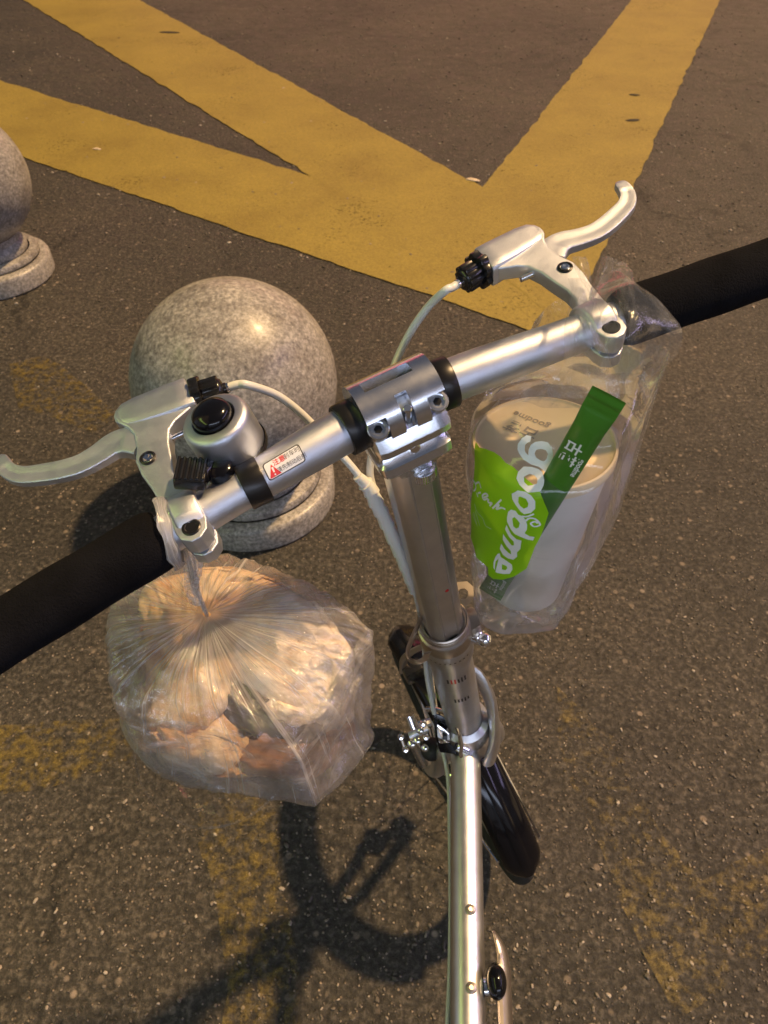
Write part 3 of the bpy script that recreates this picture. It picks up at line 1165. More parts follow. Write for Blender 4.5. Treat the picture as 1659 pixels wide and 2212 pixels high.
    mb.build('clamp_bolt', 'black_anod', e, 30)
    # pivot bolt
    mb = MB()
    mb.lathe([(.0046, -.001), (.0046, .0010), (.0038, .0014), (.0034, .0008), (.0031, .0008), (.0031, .0), (.0, .0)], P(-8.5, 43, 10.4), n, 6 * 5)
    mb.build('pivot_ring', 'black_anod', e, 30)
    MB().lathe([(.0027, .0), (.0027, .0012), (.0019, .0014), (.0, .0010)], P(-8.5, 43, 10.4), n, 6).build('pivot_bolt', 'chrome', e, 20)
    # reach screw
    mb = MB()
    prof = []
    for k in range(26):
        prof.append((.0019 if k % 2 else .0015, k * .0004))
    prof.append((0, .0104))
    mb.lathe(prof, P(5, 54.5, 5.5), X, 14)
    mb.build('reach_screw', 'chrome', e, 20)
    # barrel adjuster and lock ring
    ax = (P(44, 74.5, 5) - P(27, 77.8, 5)).normalized()

    def ridged(r, n_, dep, l0, l1, org):
        pr = []
        for k in range(n_ * 4):
            a = 2 * math.pi * k / (n_ * 4)
            pr.append(((r - (dep if k % 4 in (0, 1) else 0)) * math.cos(a), (r - (dep if k % 4 in (0, 1) else 0)) * math.sin(a)))
        e1 = (n - ax * n.dot(ax)).normalized()
        m_ = MB()
        m_.prism(pr, org, e1, ax.cross(e1), ax, l0, l1)
        return m_
    ridged(.0118, 8, .0016, .0004, .0062, P(27, 77.8, 5)).build('lock_ring', 'black_plastic', e, 30, .0006)
    mb = ridged(.0088, 10, .0010, .0062, .0165, P(27, 77.8, 5))
    mb.lathe([(.0074, .0165), (.0060, .0182), (.0036, .0186), (.0034, .0205), (0, .0206)], P(27, 77.8, 5), ax, 24)
    mb.build('adjuster', 'black_plastic', e, 30, .0005)
    end = P(27, 77.8, 5) + ax * .0195
    MB().lathe([(.0030, .0), (.0030, .0022), (.0025, .0024)], end, ax, 18).build('ferrule', 'chrome', e, 30)
    return end, ax


endL, axL = brake(-1, -.1275, 'left brake lever')
endR, axR = brake(1, .1225, 'right brake lever')


# --- bell on the left half of the bar
def bell():
    e = empty('bell', Vector())
    e.parent = BIKE
    e['label'] = 'silver dome bell with black button'
    bs = -.0915
    q_ = 1.2
    o = LW(bs, bar_t(bs) + .024, .004)
    e.location = o - BIKE.location
    ax = (SU * .98 - SS * .10 + ST * .02).normalized()
    MB().lathe([(0.0194, 0.0011), (0.0198, 0.0034), (0.0196, 0.0052)], o, ax, 48, cap=(True, False)).build('base_ring', 'black_plastic', e, 30)
    MB().lathe([(.0182, .0035), (.0188, .005), (.0188, .0232), (.0184, .0256), (.0174, .0272), (.0158, .0279), (.0122, .0280), (.0113, .0272), (.0110, .0255)], o, ax, 64, cap=(False, False)).build('dome', 'satin_alu', e, 40)
    MB().lathe([(0.0109, 0.0230), (0.0109, 0.0301), (0.0101, 0.0327), (0.0074, 0.0343), (0.0036, 0.0350), (0, .0351)], o, ax, 40).build('button', 'gloss_black', e, 60)
    # strap round the bar
    c = bar_pt(bs + .001)
    MB().lathe([(.0114, -.0062), (.0129, -.0062), (.0132, -.0055), (.0132, .0055), (.0129, .0062), (.0114, .0062)], c, SS, 40, cap=(False, False)).build('strap', 'black_anod', e, 30)
    MB().tube([c + ST * .010 + SU * .004, o + ax * .002], .0070, 14).build('bracket', 'black_plastic', e, 30)
    # ribbed thumb striker
    q = LW(bs - .0255, bar_t(bs) + .0065, .0190)
    dx = (SS * .80 - ST * .35 - SU * .25).normalized()
    dz = (SU * .9 + ST * .1)
    dz = (dz - dx * dz.dot(dx)).normalized()
    dy = dz.cross(dx)
    mb = MB()
    mb.box(q, .0160, .0175, .0075, dx, dy, dz)
    mb.build('thumb_striker', 'black_plastic', e, 30, .0016, 3)
    for k in range(6):
        MB().tube([q + dx * (-.0068 + .0027 * k) - dy * .0080 + dz * .0038, q + dx * (-.0068 + .0027 * k) + dy * .0080 + dz * .0038], .0010, 8).build('striker_rib', 'black_plastic', e, 40)
    MB().tube([q + dx * .004 - dz * .002, o + ax * .006], .0052, 14).build('striker_arm', 'black_plastic', e, 40)
    MB().lathe([(.0075, -.003), (.0075, .003), (.0060, .0042), (0, .0044)], LW(bs - .012, bar_t(bs) + .006, .0135), SU, 24).build('striker_hub', 'gloss_black', e, 40)


bell()

# --- brake cables and the spiral wrap that gathers them
cabL = [endL, endL + axL * .008, at(540, 833, .418), at(600, 855, .438), at(655, 897, .452), at(705, 950, .462), at(750, 997, .465), at(788, 1046, .472), at(825, 1112, .490), at(866, 1200, .530), at(895, 1272, .572), at(911, 1345, .625), at(917, 1400, .665), at(924, 1470, .715), at(938, 1540, .765)]
cabR = [endR, endR + axR * .006, at(962, 628, .434), at(926, 662, .447), at(890, 712, .458), at(858, 775, .466), at(832, 850, .470), at(812, 925, .470), at(802, 985, .472), at(801, 1035, .478), at(828, 1108, .492), at(869, 1198, .533), at(898, 1270, .576), at(917, 1350, .64), at(936, 1500, .775), at(950, 1590, .82), at(968, 1680, .825), at(972, 1800, .785), at(974, 1950, .73), at(972, 2100, .68), at(966, 2240, .64)]
MB().tube(spline(cabL, 140), .0026, 14).build('brake_cable', 'white_housing', BIKE)['label'] = 'white cable housing from the left lever'
MB().tube(spline(cabR, 180), .0026, 14).build('brake_cable', 'white_housing', BIKE)['label'] = 'white cable housing from the right lever'
wrap_path = spline([at(772, 1028, .4665), at(797, 1054, .474), at(812, 1085, .481), at(828, 1114, .490), at(848, 1158, .508), at(867, 1200, .531), at(884, 1243, .555), at(897, 1274, .575)], 160)
wr = MB()
rad = [.0046 + .0011 * ((i % 16) / 16.) + (0 if i > 14 else -.0012) for i in range(161)]
wr.tube(wrap_path, rad, 18)
wr.build('spiral_wrap', 'white_wrap', BIKE, 25)

# --- fork, front wheel, mudguard, front brake
WR = .198
WC = LW(0, .068, -.797)


def wheel_at(c, right, fwd, up, name, R_=WR, spokes=20):
    e = empty(name, Vector())
    e.parent = BIKE
    e.location = c - BIKE.location
    circ = [c + (fwd * math.cos(2 * math.pi * k / 72) + up * math.sin(2 * math.pi * k / 72)) * (R_ - .018) for k in range(72)]
    MB().tube(circ, .018, 16, closed=True, cap=False).build('tyre', 'tyre_rubber', e, 60)
    circ = [c + (fwd * math.cos(2 * math.pi * k / 72) + up * math.sin(2 * math.pi * k / 72)) * (R_ - .039) for k in range(72)]
    MB().tube(circ, .009, 10, closed=True, cap=False).build('rim', 'frame_alu', e, 60)
    MB().lathe([(.008, -.046), (.022, -.032), (.022, -.026), (.010, -.022), (.010, .022), (.022, .026), (.022, .032), (.008, .046)], c, right, 24).build('hub', 'frame_alu', e, 40)
    for k in range(spokes):
        a = 2 * math.pi * k / spokes
        b = a + (.55 if k % 4 < 2 else -.55)
        sd = .028 if k % 2 else -.028
        MB().tube([c + right * sd + (fwd * math.cos(b) + up * math.sin(b)) * .021, c + (fwd * math.cos(a) + up * math.sin(a)) * (R_ - .050)], .0011, 5, cap=False).build('spoke', 'chrome', e, 60)
    return e


fw = wheel_at(WC, SS, ST, SU, 'front_wheel')


def mudguard(c, right, fwd, up, a0, a1, name):
    mb = MB()
    n, m = 48, 16
    Rg = WR + .012

    def fn(u, v):
        a = a0 + (a1 - a0) * v
        w = -1 + 2 * u
        endr = min(v, 1 - v) * n
        ww = .0255 * (1 if endr > 3 else (.45, .78, .94, 1)[int(min(endr, 3))])
        x = w * ww
        dr = .010 * math.sqrt(max(0, 1 - w * w)) - .010
        return c + (fwd * math.sin(a) + up * math.cos(a)) * (Rg + dr + .004) + right * x
    mb.grid(fn, m, n)

    def fn2(u, v):
        p = fn(1 - u, v)
        a = a0 + (a1 - a0) * v
        return p - (fwd * math.sin(a) + up * math.cos(a)) * .0022
    mb.grid(fn2, m, n)
    g_ = mb.build(name, 'gloss_black', BIKE, 50)
    # pressed rib along its crown
    pts = []
    for k in range(41):
        a = a0 + (a1 - a0) * (.06 + .88 * k / 40)
        pts.append(c + (fwd * math.sin(a) + up * math.cos(a)) * (Rg + .0042))
    MB().tube(pts, .007, 10, flat=(.35, 1.0), up=right.cross(ST)).build('rib', 'gloss_black', g_, 60)
    return g_


mudguard(WC, SS, ST, SU, R(-72), R(48), 'front_mudguard')
MB().lathe([(.024, -.575), (.026, -.570), (.026, -.552), (.022, -.546)], SB, SU, 36).build('fork_crown', 'frame_alu', BIKE)
for sg in (-1, 1):
    MB().tube(spline([LW(sg * .012, .0, -.560), LW(sg * .034, .004, -.580), LW(sg * .042, .012, -.640), LW(sg * .046, .042, -.740), LW(sg * .048, .068, -.795)], 24), [.0125 - .0035 * i / 24 for i in range(25)], 18).build('fork_blade', 'frame_alu', BIKE)
    MB().lathe([(.009, -.004), (.009, .004), (.006, .006), (0, .0062)], LW(sg * .052, .068, -.79), SS * sg, 6).build('axle_nut', 'chrome', BIKE, 20)
    MB().tube([WC + SS * sg * .030 + (ST * math.sin(R(-60)) + SU * math.cos(R(-60))) * (WR + .006), LW(sg * .050, .068, -.785)], .0018, 8).build('mudguard_stay', 'chrome', BIKE)
# front brake: two arms, pads, link and screws, mostly on the left of the crown
fb = empty('front_brake', Vector())
fb.parent = BIKE
bo = at(905, 1585, .86)
fb.location = bo - BIKE.location
MB().tube(spline([at(930, 1560, .85), at(905, 1570, .85), at(893, 1600, .875), at(915, 1650, .91)], 16), .0060, 10).build('arm', 'polished_alu', fb)
MB().tube([at(884, 1545, .835), at(894, 1572, .835)], .0065, 14).build('noodle', 'chrome', fb)
MB().tube([at(884, 1590, .845), at(925, 1572, .845)], .0050, 12).build('link', 'cast_alu', fb)
MB().tube([at(866, 1592, .850), at(875, 1618, .850)], .0022, 10).build('pinch_lever', 'raw_steel', fb)
for x, y, d, r in ((866, 1592, .849, .0040), (876, 1619, .849, .0042), (889, 1608, .840, .0048), (901, 1601, .840, .0044), (908, 1578, .838, .0044), (915, 1562, .838, .0042), (918, 1616, .85, .0046), (921, 1592, .838, .004)):
    MB().lathe([(r, -.003), (r, .001), (r * .7, .0022), (0, .0024)], at(x, y, d), (-.15, -.65, .74), 12).build('screw', 'chrome', fb, 40)
MB().ball(at(932, 1618, .86), .0135, 20, 12, (1, 1.1, .9)).build('cable_boot', 'black_rubber', fb, 60)
# bent steel bracket in front of the head tube
MB().tube(spline([at(870, 1452, .80), at(873, 1425, .78), at(890, 1408, .765), at(925, 1392, .75)], 18), .0052, 10, flat=(1, .35), up=SU).build('lamp_bracket', 'raw_steel', BIKE)
MB().box(at(892, 1450, .80), .022, .016, .026, SS, ST, SU).build('lamp_block', 'black_plastic', BIKE, 30, .002)

# --- the rest of the bicycle, behind the rider's viewpoint
tail = T2 + TD * .22
BB = Vector((tail.x - .005, -.19, .29))
seat_top = Vector((tail.x - .11, -.33, .80))
MB().tube([BB - Vector((0, -.01, .02)), BB.lerp(seat_top, .55)], .0190, 24).build('seat_tube', 'frame_alu', BIKE)
MB().tube([BB.lerp(seat_top, .5), seat_top], .0145, 20).build('seat_post', 'satin_alu', BIKE)
MB().tube([tail - TD * .01, BB.lerp(seat_top, .42)], .0200, 24).build('tube_joint', 'frame_alu', BIKE)
RWC = Vector((tail.x - .03, -.56, .1965))
rw = wheel_at(RWC, RIGHT, HEADING, LEAN_UP, 'rear_wheel')
mudguard(RWC, RIGHT, HEADING, LEAN_UP, R(-105), R(40), 'rear_mudguard')
for sg in (-1, 1):
    MB().tube([BB + RIGHT * sg * .02, RWC + RIGHT * sg * .055], .0085, 14).build('chain_stay', 'frame_alu', BIKE)
    MB().tube([BB.lerp(seat_top, .5) + RIGHT * sg * .012, RWC + RIGHT * sg * .055], .0070, 14).build('seat_stay', 'frame_alu', BIKE)
    a = R(30) if sg > 0 else R(210)
    q = BB + RIGHT * sg * .075 + (HEADING * math.cos(a) + LEAN_UP * math.sin(a)) * .15
    MB().tube([BB + RIGHT * sg * .06, q], [.011, .008], 12).build('crank', 'polished_alu', BIKE)
    MB().box(q + RIGHT * sg * .05, .09, .07, .022, RIGHT, HEADING, LEAN_UP).build('pedal', 'black_plastic', BIKE, 30, .006)
cr = [BB + RIGHT * .05 + (HEADING * math.cos(2 * math.pi * k / 48) + LEAN_UP * math.sin(2 * math.pi * k / 48)) * .085 for k in range(48)]
MB().tube(cr, .006, 8, closed=True, cap=False).build('chainring', 'black_anod', BIKE)
sad = MB()


def sad_fn(u, v):
    a = 2 * math.pi * u
    x = math.cos(a)
    y = math.sin(a)
    L = -.14 + .28 * v
    w = .022 + .055 * max(0, min(1, (.55 - v) / .5)) ** .8
    k = math.sqrt(max(0, 1 - abs(2 * v - 1) ** 6))
    return seat_top + HEADING * L + RIGHT * (x * w * k) + LEAN_UP * (.012 + y * .02 * k)


sad.grid(sad_fn, 28, 28, wrap=True)
sad.build('saddle', 'black_rubber', BIKE, 60)
MB().tube([BB + RIGHT * -.02 + HEADING * -.06, Vector((BB.x - .19, BB.y - .10, .006))], .0075, 12).build('kickstand', 'satin_alu', BIKE)


# ================================================================== DRINK IN ITS CARRIER BAG (hangs from the right of the bar)
CX, CY, CZ = .104, .353, CAM_H - .299
cup = empty('drink_cup', (CX + .006, CY + .002, CZ - .158))
tag(cup, 'takeaway drink cup with flat cream lid inside the clear carrier bag', 'cup')
MB().lathe([(.0, -.150), (.0270, -.150), (.0285, -.148), (.0440, -.010), (.0452, -.004), (.0440, -.003)], (CX, CY, CZ), (-.05, .0, 1), 64, cap=(False, False)).build('cup_body', 'paper_white', cup, 40)
MB().lathe([(.0456, -.009), (.0466, -.007), (.0468, -.002), (.0462, .0004), (.0448, .0008), (.0442, -.0004), (.0430, -.0010), (0, -.0010)], (CX, CY, CZ), (-.05, .0, 1), 64, cap=(False, False)).build('lid', 'lid_cream', cup, 40)
mb = MB()
for body, size, ox, oy, bold in (('goodme', .0082, -.004, -.006, .0001), ('古茗', .012, .003, .004, .0002)):
    v, f = text_tris(body, size, bold)
    ca, sa = math.cos(R(142)), math.sin(R(142))
    pts = []
    for x, y in v:
        X_, Y_ = x + ox * 0, y + (-.0075 if body == 'goodme' else .0045)
        qx, qy = X_ * ca - Y_ * sa, X_ * sa + Y_ * ca
        pts.append((CX - .010 + qx, CY + .017 + qy, CZ - .0006 + (-.010 + qx) * .05))
    mb.add(pts, f)
mb.build('lid_lettering', 'grey_ink', cup, 0)['kind'] = 'stuff'

BAG_KEYS = [(.738, .108, .350, .028, .018, 3.0), (.750, .108, .350, .034, .030, 3.2), (.79, .108, .350, .039, .041, 2.7), (.85, .107, .347, .046, .051, 2.4),
            (.905, .105, .345, .0505, .058, 2.2), (.928, .106, .346, .051, .057, 2.2), (.950, .112, .350, .049, .046, 2.2), (.985, .124, .356, .043, .020, 2.2)]


def bag_surf(phi, z, off=0.):
    cx_, cy_, ax_, ay_, pw = lerp_keys(BAG_KEYS, z)
    c, s = math.cos(phi), math.sin(phi)
    q = (abs(c) ** pw + abs(s) ** pw) ** (-1 / pw)
    wob = .0007 * math.sin(5 * phi + z * 40) + .0004 * math.sin(11 * phi - z * 70)
    return Vector((cx_ + (ax_ + wob + off) * c * q, cy_ + (ay_ + wob + off) * s * q, z))


bag = empty('carrier_bag', (.108, .350, .737))
tag(bag, 'clear plastic drink carrier bag with lime green print hanging from the right of the handlebar', 'bag')
mb = MB()
mb.grid(lambda u, v: bag_surf(2 * math.pi * u, .738 + .247 * v), 96, 60, wrap=True)
body = mb.build('film_body', 'film_clear', bag, 60)
mb = MB()
mb.grid(lambda u, v: bag_surf(2 * math.pi * u, .7385).lerp(Vector((.108, .350, .744 - .014 * math.cos(2 * math.pi * u * 2))), v), 48, 6, wrap=True)
mb.build('film_bottom', 'film_clear', bag, 60)


def sheet(ctrl, nu, nv, name, mat, parent, amp=.0015, sc=60, seed=0.):
    """a limp film patch through a grid of control points"""
    rows = [spline(r_, nu) for r_ in ctrl]
    cols = [spline([rows[i][j] for i in range(len(rows))], nv) for j in range(nu + 1)]
    mb_ = MB()

    def fn(u, v):
        p = cols[round(u * nu)][round(v * nv)]
        d = Vector((nz(p, sc, seed), nz(p, sc, seed + 9), nz(p, sc, seed + 23)))
        return p + d * amp
    mb_.grid(fn, nu, nv)
    return mb_.build(name, mat, parent, 60)


# right-hand handle flap, thrown over the grip
sheet([[at(1275, 640, .390), at(1302, 700, .374), at(1312, 765, .374), at(1322, 850, .410)],
       [at(1306, 600, .408), at(1340, 665, .374), at(1356, 740, .368), at(1350, 850, .405)],
       [at(1331, 563, .425), at(1372, 625, .383), at(1412, 720, .375), at(1380, 845, .410)],
       [at(1345, 566, .430), at(1402, 632, .392), at(1478, 738, .382), at(1394, 838, .425)]], 36, 30, 'handle_flap', 'film_handle', bag, .0032, 52, 2)
# front layer that comes up over the lever clamp
sheet([[at(1232, 600, .390), at(1222, 690, .376), at(1218, 775, .385), at(1180, 842, .425), at(1120, 872, .445)],
       [at(1256, 600, .385), at(1252, 690, .369), at(1260, 775, .374), at(1240, 842, .410), at(1200, 880, .440)],
       [at(1276, 638, .388), at(1290, 710, .370), at(1318, 790, .376), at(1318, 845, .410), at(1300, 880, .440)]], 36, 26, 'handle_flap', 'film_handle', bag, .0034, 60, 5)
# two ears standing above the knot
sheet([[at(1236, 556, .410), at(1248, 596, .408), at(1274, 640, .405)], [at(1252, 552, .405), at(1262, 592, .402), at(1276, 640, .403)], [at(1266, 561, .412), at(1272, 598, .410), at(1279, 641, .405)]], 18, 16, 'handle_ear', 'film_handle', bag, .0018, 70, 7)
sheet([[at(1301, 551, .430), at(1288, 598, .415), at(1276, 642, .405)], [at(1318, 551, .420), at(1300, 600, .408), at(1279, 643, .403)], [at(1333, 561, .432), at(1312, 606, .415), at(1284, 645, .405)]], 18, 16, 'handle_ear', 'film_handle', bag, .0018, 70, 11)
# rear layer under the bar
sheet([[at(1232, 640, .462), at(1192, 655, .470), at(1155, 696, .470)], [at(1270, 730, .470), at(1190, 745, .480), at(1120, 770, .480)], [at(1330, 815, .490), at(1200, 822, .488), at(1066, 832, .480)], [at(1340, 860, .495), at(1200, 860, .492), at(1052, 866, .480)]], 30, 30, 'rear_film', 'film_handle', bag, .002, 45, 15)

#P0
# print on the bag, laid out on its skin: (angle round the bag in degrees, height in mm)
PR_FILL = {'green': [(190.4,934.0),(196.2,934.0),(203.0,936.8),(212.0,939.7),(218.8,940.6),(224.0,939.7),(229.8,939.7),(234.0,938.7),(241.9,936.8),(246.1,935.9),(250.8,934.0),(254.0,930.2),(259.7,919.9),(259.2,910.4),(258.2,901.0),(256.1,889.7),(254.5,870.8),(253.4,860.4),(248.2,852.0),(244.5,847.2),(236.1,838.8),(228.2,834.0),(224.0,835.9),(223.0,844.4),(218.8,845.4),(208.8,842.5),(202.5,847.2),(194.1,849.1),(198.3,875.5),(200.4,904.8),(194.6,925.5)],
    'g': [(235.1,957.6),(231.9,957.6),(229.8,955.7),(228.2,951.9),(228.8,948.2),(230.9,946.3),(234.5,944.4),(240.3,943.4),(245.6,943.4),(248.7,942.5),(251.3,941.6),(251.9,944.4),(252.4,947.2),(251.9,951.9),(249.8,954.8),(246.6,956.6),(242.4,956.6),(238.7,955.7),(236.6,953.8),(236.1,951.0),(236.6,947.2),(234.5,948.2),(233.5,950.0),(233.0,952.9),(234.5,954.8),(235.6,954.8)],
    'g_in': [(243.5,952.9),(246.6,952.9),(248.7,951.0),(248.7,948.2),(247.7,946.3),(245.0,946.3),(241.9,947.2),(240.3,949.1),(240.8,951.9)],
    'o': [(234.0,938.7),(236.1,941.6),(240.8,942.5),(245.6,942.5),(248.7,941.6),(251.3,938.7),(251.9,936.8),(251.3,934.0),(247.7,933.1),(244.0,932.1),(240.8,933.1),(237.7,934.0),(234.5,935.9)],
    'o_in': [(241.4,939.7),(244.5,939.7),(247.1,938.7),(247.7,936.8),(245.6,935.9),(242.9,935.0),(239.8,935.9),(238.7,937.8)],
    'q': [(237.7,931.2),(242.4,932.1),(246.6,931.2),(249.8,928.4),(250.8,922.7),(248.7,918.9),(245.0,917.0),(242.4,918.0),(238.7,920.8),(235.6,923.6),(234.5,927.4)],
    'q_in': [(240.3,928.4),(244.0,928.4),(246.1,925.5),(246.1,922.7),(244.0,920.8),(241.4,921.8),(239.8,923.6),(239.3,927.4)],
    'd': [(236.1,916.1),(239.3,917.0),(241.4,915.2),(244.0,915.2),(246.6,913.3),(248.2,909.5),(248.7,905.7),(247.7,901.9),(250.8,900.1),(254.5,900.1),(254.0,896.3),(250.8,896.3),(246.1,897.2),(241.4,898.2),(238.7,901.0),(235.1,905.7),(234.5,908.5),(234.5,913.3)],
    'd_in': [(239.3,912.3),(241.4,911.4),(243.5,909.5),(243.5,905.7),(241.9,903.8),(239.8,904.8),(238.7,908.5),(238.2,910.4)],
    'm': [(235.1,902.9),(239.3,896.3),(242.9,893.5),(246.6,893.5),(246.6,887.8),(246.6,883.1),(244.5,877.4),(245.0,871.8),(242.4,866.1),(238.2,865.2),(234.0,867.1),(231.4,872.7),(232.4,880.3),(235.1,875.5),(238.2,872.7),(240.3,871.8),(239.8,876.5),(236.6,880.3),(233.5,885.9),(233.5,892.5),(236.6,888.7),(240.3,884.0),(241.9,885.0),(241.4,889.7),(238.2,892.5),(234.5,898.2)],
    'e': [(231.4,867.1),(232.4,863.3),(237.7,861.4),(241.9,859.5),(242.9,854.8),(241.4,849.1),(236.6,846.3),(231.4,844.4),(229.8,844.4),(230.3,852.9),(230.9,860.4),(228.8,855.7),(228.8,850.1),(229.3,846.3),(227.7,848.2),(227.2,853.8),(228.2,860.4),(229.8,865.2)],
    'e_in': [(234.0,855.7),(237.7,855.7),(238.7,853.8),(237.7,851.0),(234.5,850.1)]}
PR_SCRIPT = {'f': [(197.8,910.4),(201.5,911.4),(204.1,909.5),(202.0,904.8)],
    'f2': [(202.5,911.4),(206.7,916.1),(209.9,914.2)],
    'r': [(206.2,907.6),(208.3,905.7)],
    'r2': [(207.8,908.5),(210.4,911.4)],
    'e_': [(213.5,909.5),(217.2,914.2),(215.1,914.2),(212.5,910.4),(214.1,908.5),(217.7,912.3)],
    's': [(218.3,912.3),(218.3,909.5),(221.4,911.4),(219.8,907.6)],
    'h': [(228.2,918.9),(222.5,907.6)],
    'h2': [(224.6,911.4),(227.2,914.2),(225.6,909.5),(229.3,913.3),(232.4,914.2)]}
PR_THIN = {'w1': [(205.1,896.3),(208.3,891.6),(214.1,890.6),(217.2,885.9),(223.0,887.8)],
    'w2': [(206.2,890.6),(210.9,879.3)],
    'w3': [(204.1,886.9),(207.8,875.5)],
    'w4': [(202.5,883.1),(206.7,876.5)]}
PR_LEAF = {'l1': [(244.0,915.2),(247.1,916.1),(250.8,918.9)],
    'l2': [(246.6,912.3),(248.7,915.2),(252.4,915.2),(256.1,911.4),(252.9,909.5),(250.3,911.4),(252.4,913.3),(254.5,912.3)]}


def skin(x, y, off):
    return bag_surf(R(x / 50. * 57.2958), y / 1000., off)


def fill_print(name, mat, rings, off, cuts=2):
    """a filled outline (with holes) on the bag's skin; flat coordinates are arc length at 50 mm and height, in mm"""
    rr_ = [[Vector((a / 57.2958 * 50., z, 0)) for a, z in rg] for rg in rings]
    tri_ = geometry.tessellate_polygon(rr_)
    flat = [p for rg in rr_ for p in rg]
    bm = bmesh.new()
    bv = [bm.verts.new(p) for p in flat]
    for t in tri_:
        try:
            bm.faces.new([bv[i] for i in t])
        except ValueError:
            pass
    for _ in range(cuts):
        bmesh.ops.subdivide_edges(bm, edges=[e_ for e_ in bm.edges if e_.calc_length() > 4.0], cuts=1)
        bmesh.ops.triangulate(bm, faces=bm.faces)
    bm.verts.index_update()
    m_ = MB()
    m_.add([skin(v.co.x, v.co.y, off) for v in bm.verts], [[v.index for v in f_.verts] for f_ in bm.faces])
    bm.free()
    return m_.build(name, mat, bag, 60)


def stroke_print(name, mat, pts, w, off):
    fl = spline([(a / 57.2958 * 50., z, 0) for a, z in pts], 8 * (len(pts) - 1))
    vs_, fs = [], []
    for i, p in enumerate(fl):
        t = (fl[min(i + 1, len(fl) - 1)] - fl[max(i - 1, 0)]).normalized()
        for sg in (-1, 1):
            vs_.append(skin(p.x - t.y * w * sg, p.y + t.x * w * sg, off))
    for i in range(len(fl) - 1):
        fs.append([2 * i, 2 * i + 1, 2 * i + 3, 2 * i + 2])
    m_ = MB()
    m_.add(vs_, fs)
    return m_.build(name, mat, bag, 60)


fill_print('green_panel', 'green_print', [PR_FILL['green']], .0003, 5)
for k in 'goqdme':
    rings = [PR_FILL[k]] + ([PR_FILL[k + '_in'][::-1]] if k + '_in' in PR_FILL else [])
    fill_print('brand_letter', 'white_ink', rings, .0006, 3)
for i, (k, v) in enumerate(PR_SCRIPT.items()):
    stroke_print('script_stroke', 'white_ink', v, .55, .0006 + .00004 * i)
for i, (k, v) in enumerate(PR_LEAF.items()):
    stroke_print('sprout_mark', 'white_ink', v, .55, .0008 + .00005 * i)
for k, v in PR_THIN.items():
    stroke_print('thin_line', 'white_ink', v, .16, .0006)
#P1

# straw in its green paper sleeve, leaning in front of the cup
sl = empty('straw_sleeve', at(1058, 1284, .535))
tag(sl, 'dark green sealed straw sleeve leaning across the cup inside the clear bag', 'straw')
p0, p1 = at(1058, 1284, .535), at(1316, 852, .348)
d_ = (p1 - p0)
LS = d_.length
d_.normalize()
view = (Vector((0, 0, CAM_H)) - p0.lerp(p1, .6)).normalized()
wv = d_.cross(view).normalized()
nv_ = wv.cross(d_).normalized()
mb = MB()


def sleeve(u, v):
    x = v * LS
    seal = .012
    k = min(1, max(0, (x - seal * .6) / seal)) * min(1, max(0, (LS - seal * 1.1 - x) / seal))
    a = 2 * math.pi * u
    hw_ = .0092 - .0005 * k
    th = .0004 + .0034 * k ** .6
    crimp = .0004 * math.sin(x * 5200) * (1 if x > LS - .010 or x < .010 else 0)
    w = math.cos(a)
    return p0 + d_ * x + wv * (hw_ * (abs(w) ** .8) * (1 if w >= 0 else -1)) + nv_ * (th * math.sin(a) + crimp)


mb.grid(sleeve, 28, 220, wrap=True)
mb.build('sleeve', 'straw_green', sl, 50)
mb = MB()


def sleeve_text(body, size, along, across, bold):
    v, f = text_tris(body, size, bold)
    mb.add([p0 + d_ * (along + -x) + wv * (across + y) + nv_ * .0042 for x, y in v], f)


sleeve_text('古茗', .0098, LS * .800, -.0022, .00022)
sleeve_text('goodme', .0048, LS * .765, .0058, .0001)
sleeve_text('古茗', .0075, LS * .085, -.001, .0002)
sleeve_text('goodme', .0042, LS * .12, .0050, .0001)
mb.build('sleeve_lettering', 'white_ink', sl, 0)['kind'] = 'stuff'

# ================================================================== FOOD IN A KNOTTED BAG (hangs from the left grip)
KN = at(447, 1326, .440)
BC = Vector((-.093, .262, KN.z - .078))
fbag = empty('food_bag', (BC.x, BC.y, KN.z - .155))
tag(fbag, 'knotted thin clear plastic bag of flatbreads hanging from the left grip', 'bag')
# plan outline of the bag: corners (azimuth, reach) joined by straight stretches of film
EQ = [(2, .084), (46, .060), (98, .070), (140, .108), (186, .090), (236, .086), (296, .106), (328, .092), (362, .084)]


def eq_r(deg):
    d = deg if deg >= EQ[0][0] else deg + 360
    for (a0, r0), (a1, r1) in zip(EQ, EQ[1:]):
        if a0 <= d <= a1:
            A, B_, D = R(a0), R(a1), R(d)
            chord = r0 * r1 * math.sin(B_ - A) / (r0 * math.sin(D - A) + r1 * math.sin(B_ - D))
            t = (d - a0) / (a1 - a0)
            return .75 * chord + .25 * (r0 + (r1 - r0) * t)
    return EQ[0][1]


_pk = [(0, .03, 0.), (.06, .18, -.002), (.18, .58, -.008), (.34, .92, -.022), (.5, 1.02, -.048), (.62, 1.0, -.076), (.76, .91, -.106), (.88, .68, -.132), (.96, .35, -.146), (1., .02, -.150)]
PROF = [(p.x, max(0, p.y), p.z) for p in spline(_pk, 90)]


def lin_keys(keys, z):
    for a, b in zip(keys, keys[1:]):
        if z <= b[0]:
            t = max(0., (z - a[0]) / max(1e-9, b[0] - a[0]))
            return tuple(x + (y - x) * t for x, y in zip(a[1:], b[1:]))
    return keys[-1][1:]


_rf = random.Random(21)
FACETS = []
for k in range(15):
    z_ = _rf.uniform(-.95, .55)
    a_ = _rf.uniform(0, 2 * math.pi)
    q_ = math.sqrt(1 - z_ * z_)
    FACETS.append((Vector((q_ * math.cos(a_), q_ * math.sin(a_), z_)), _rf.uniform(.80, .95)))


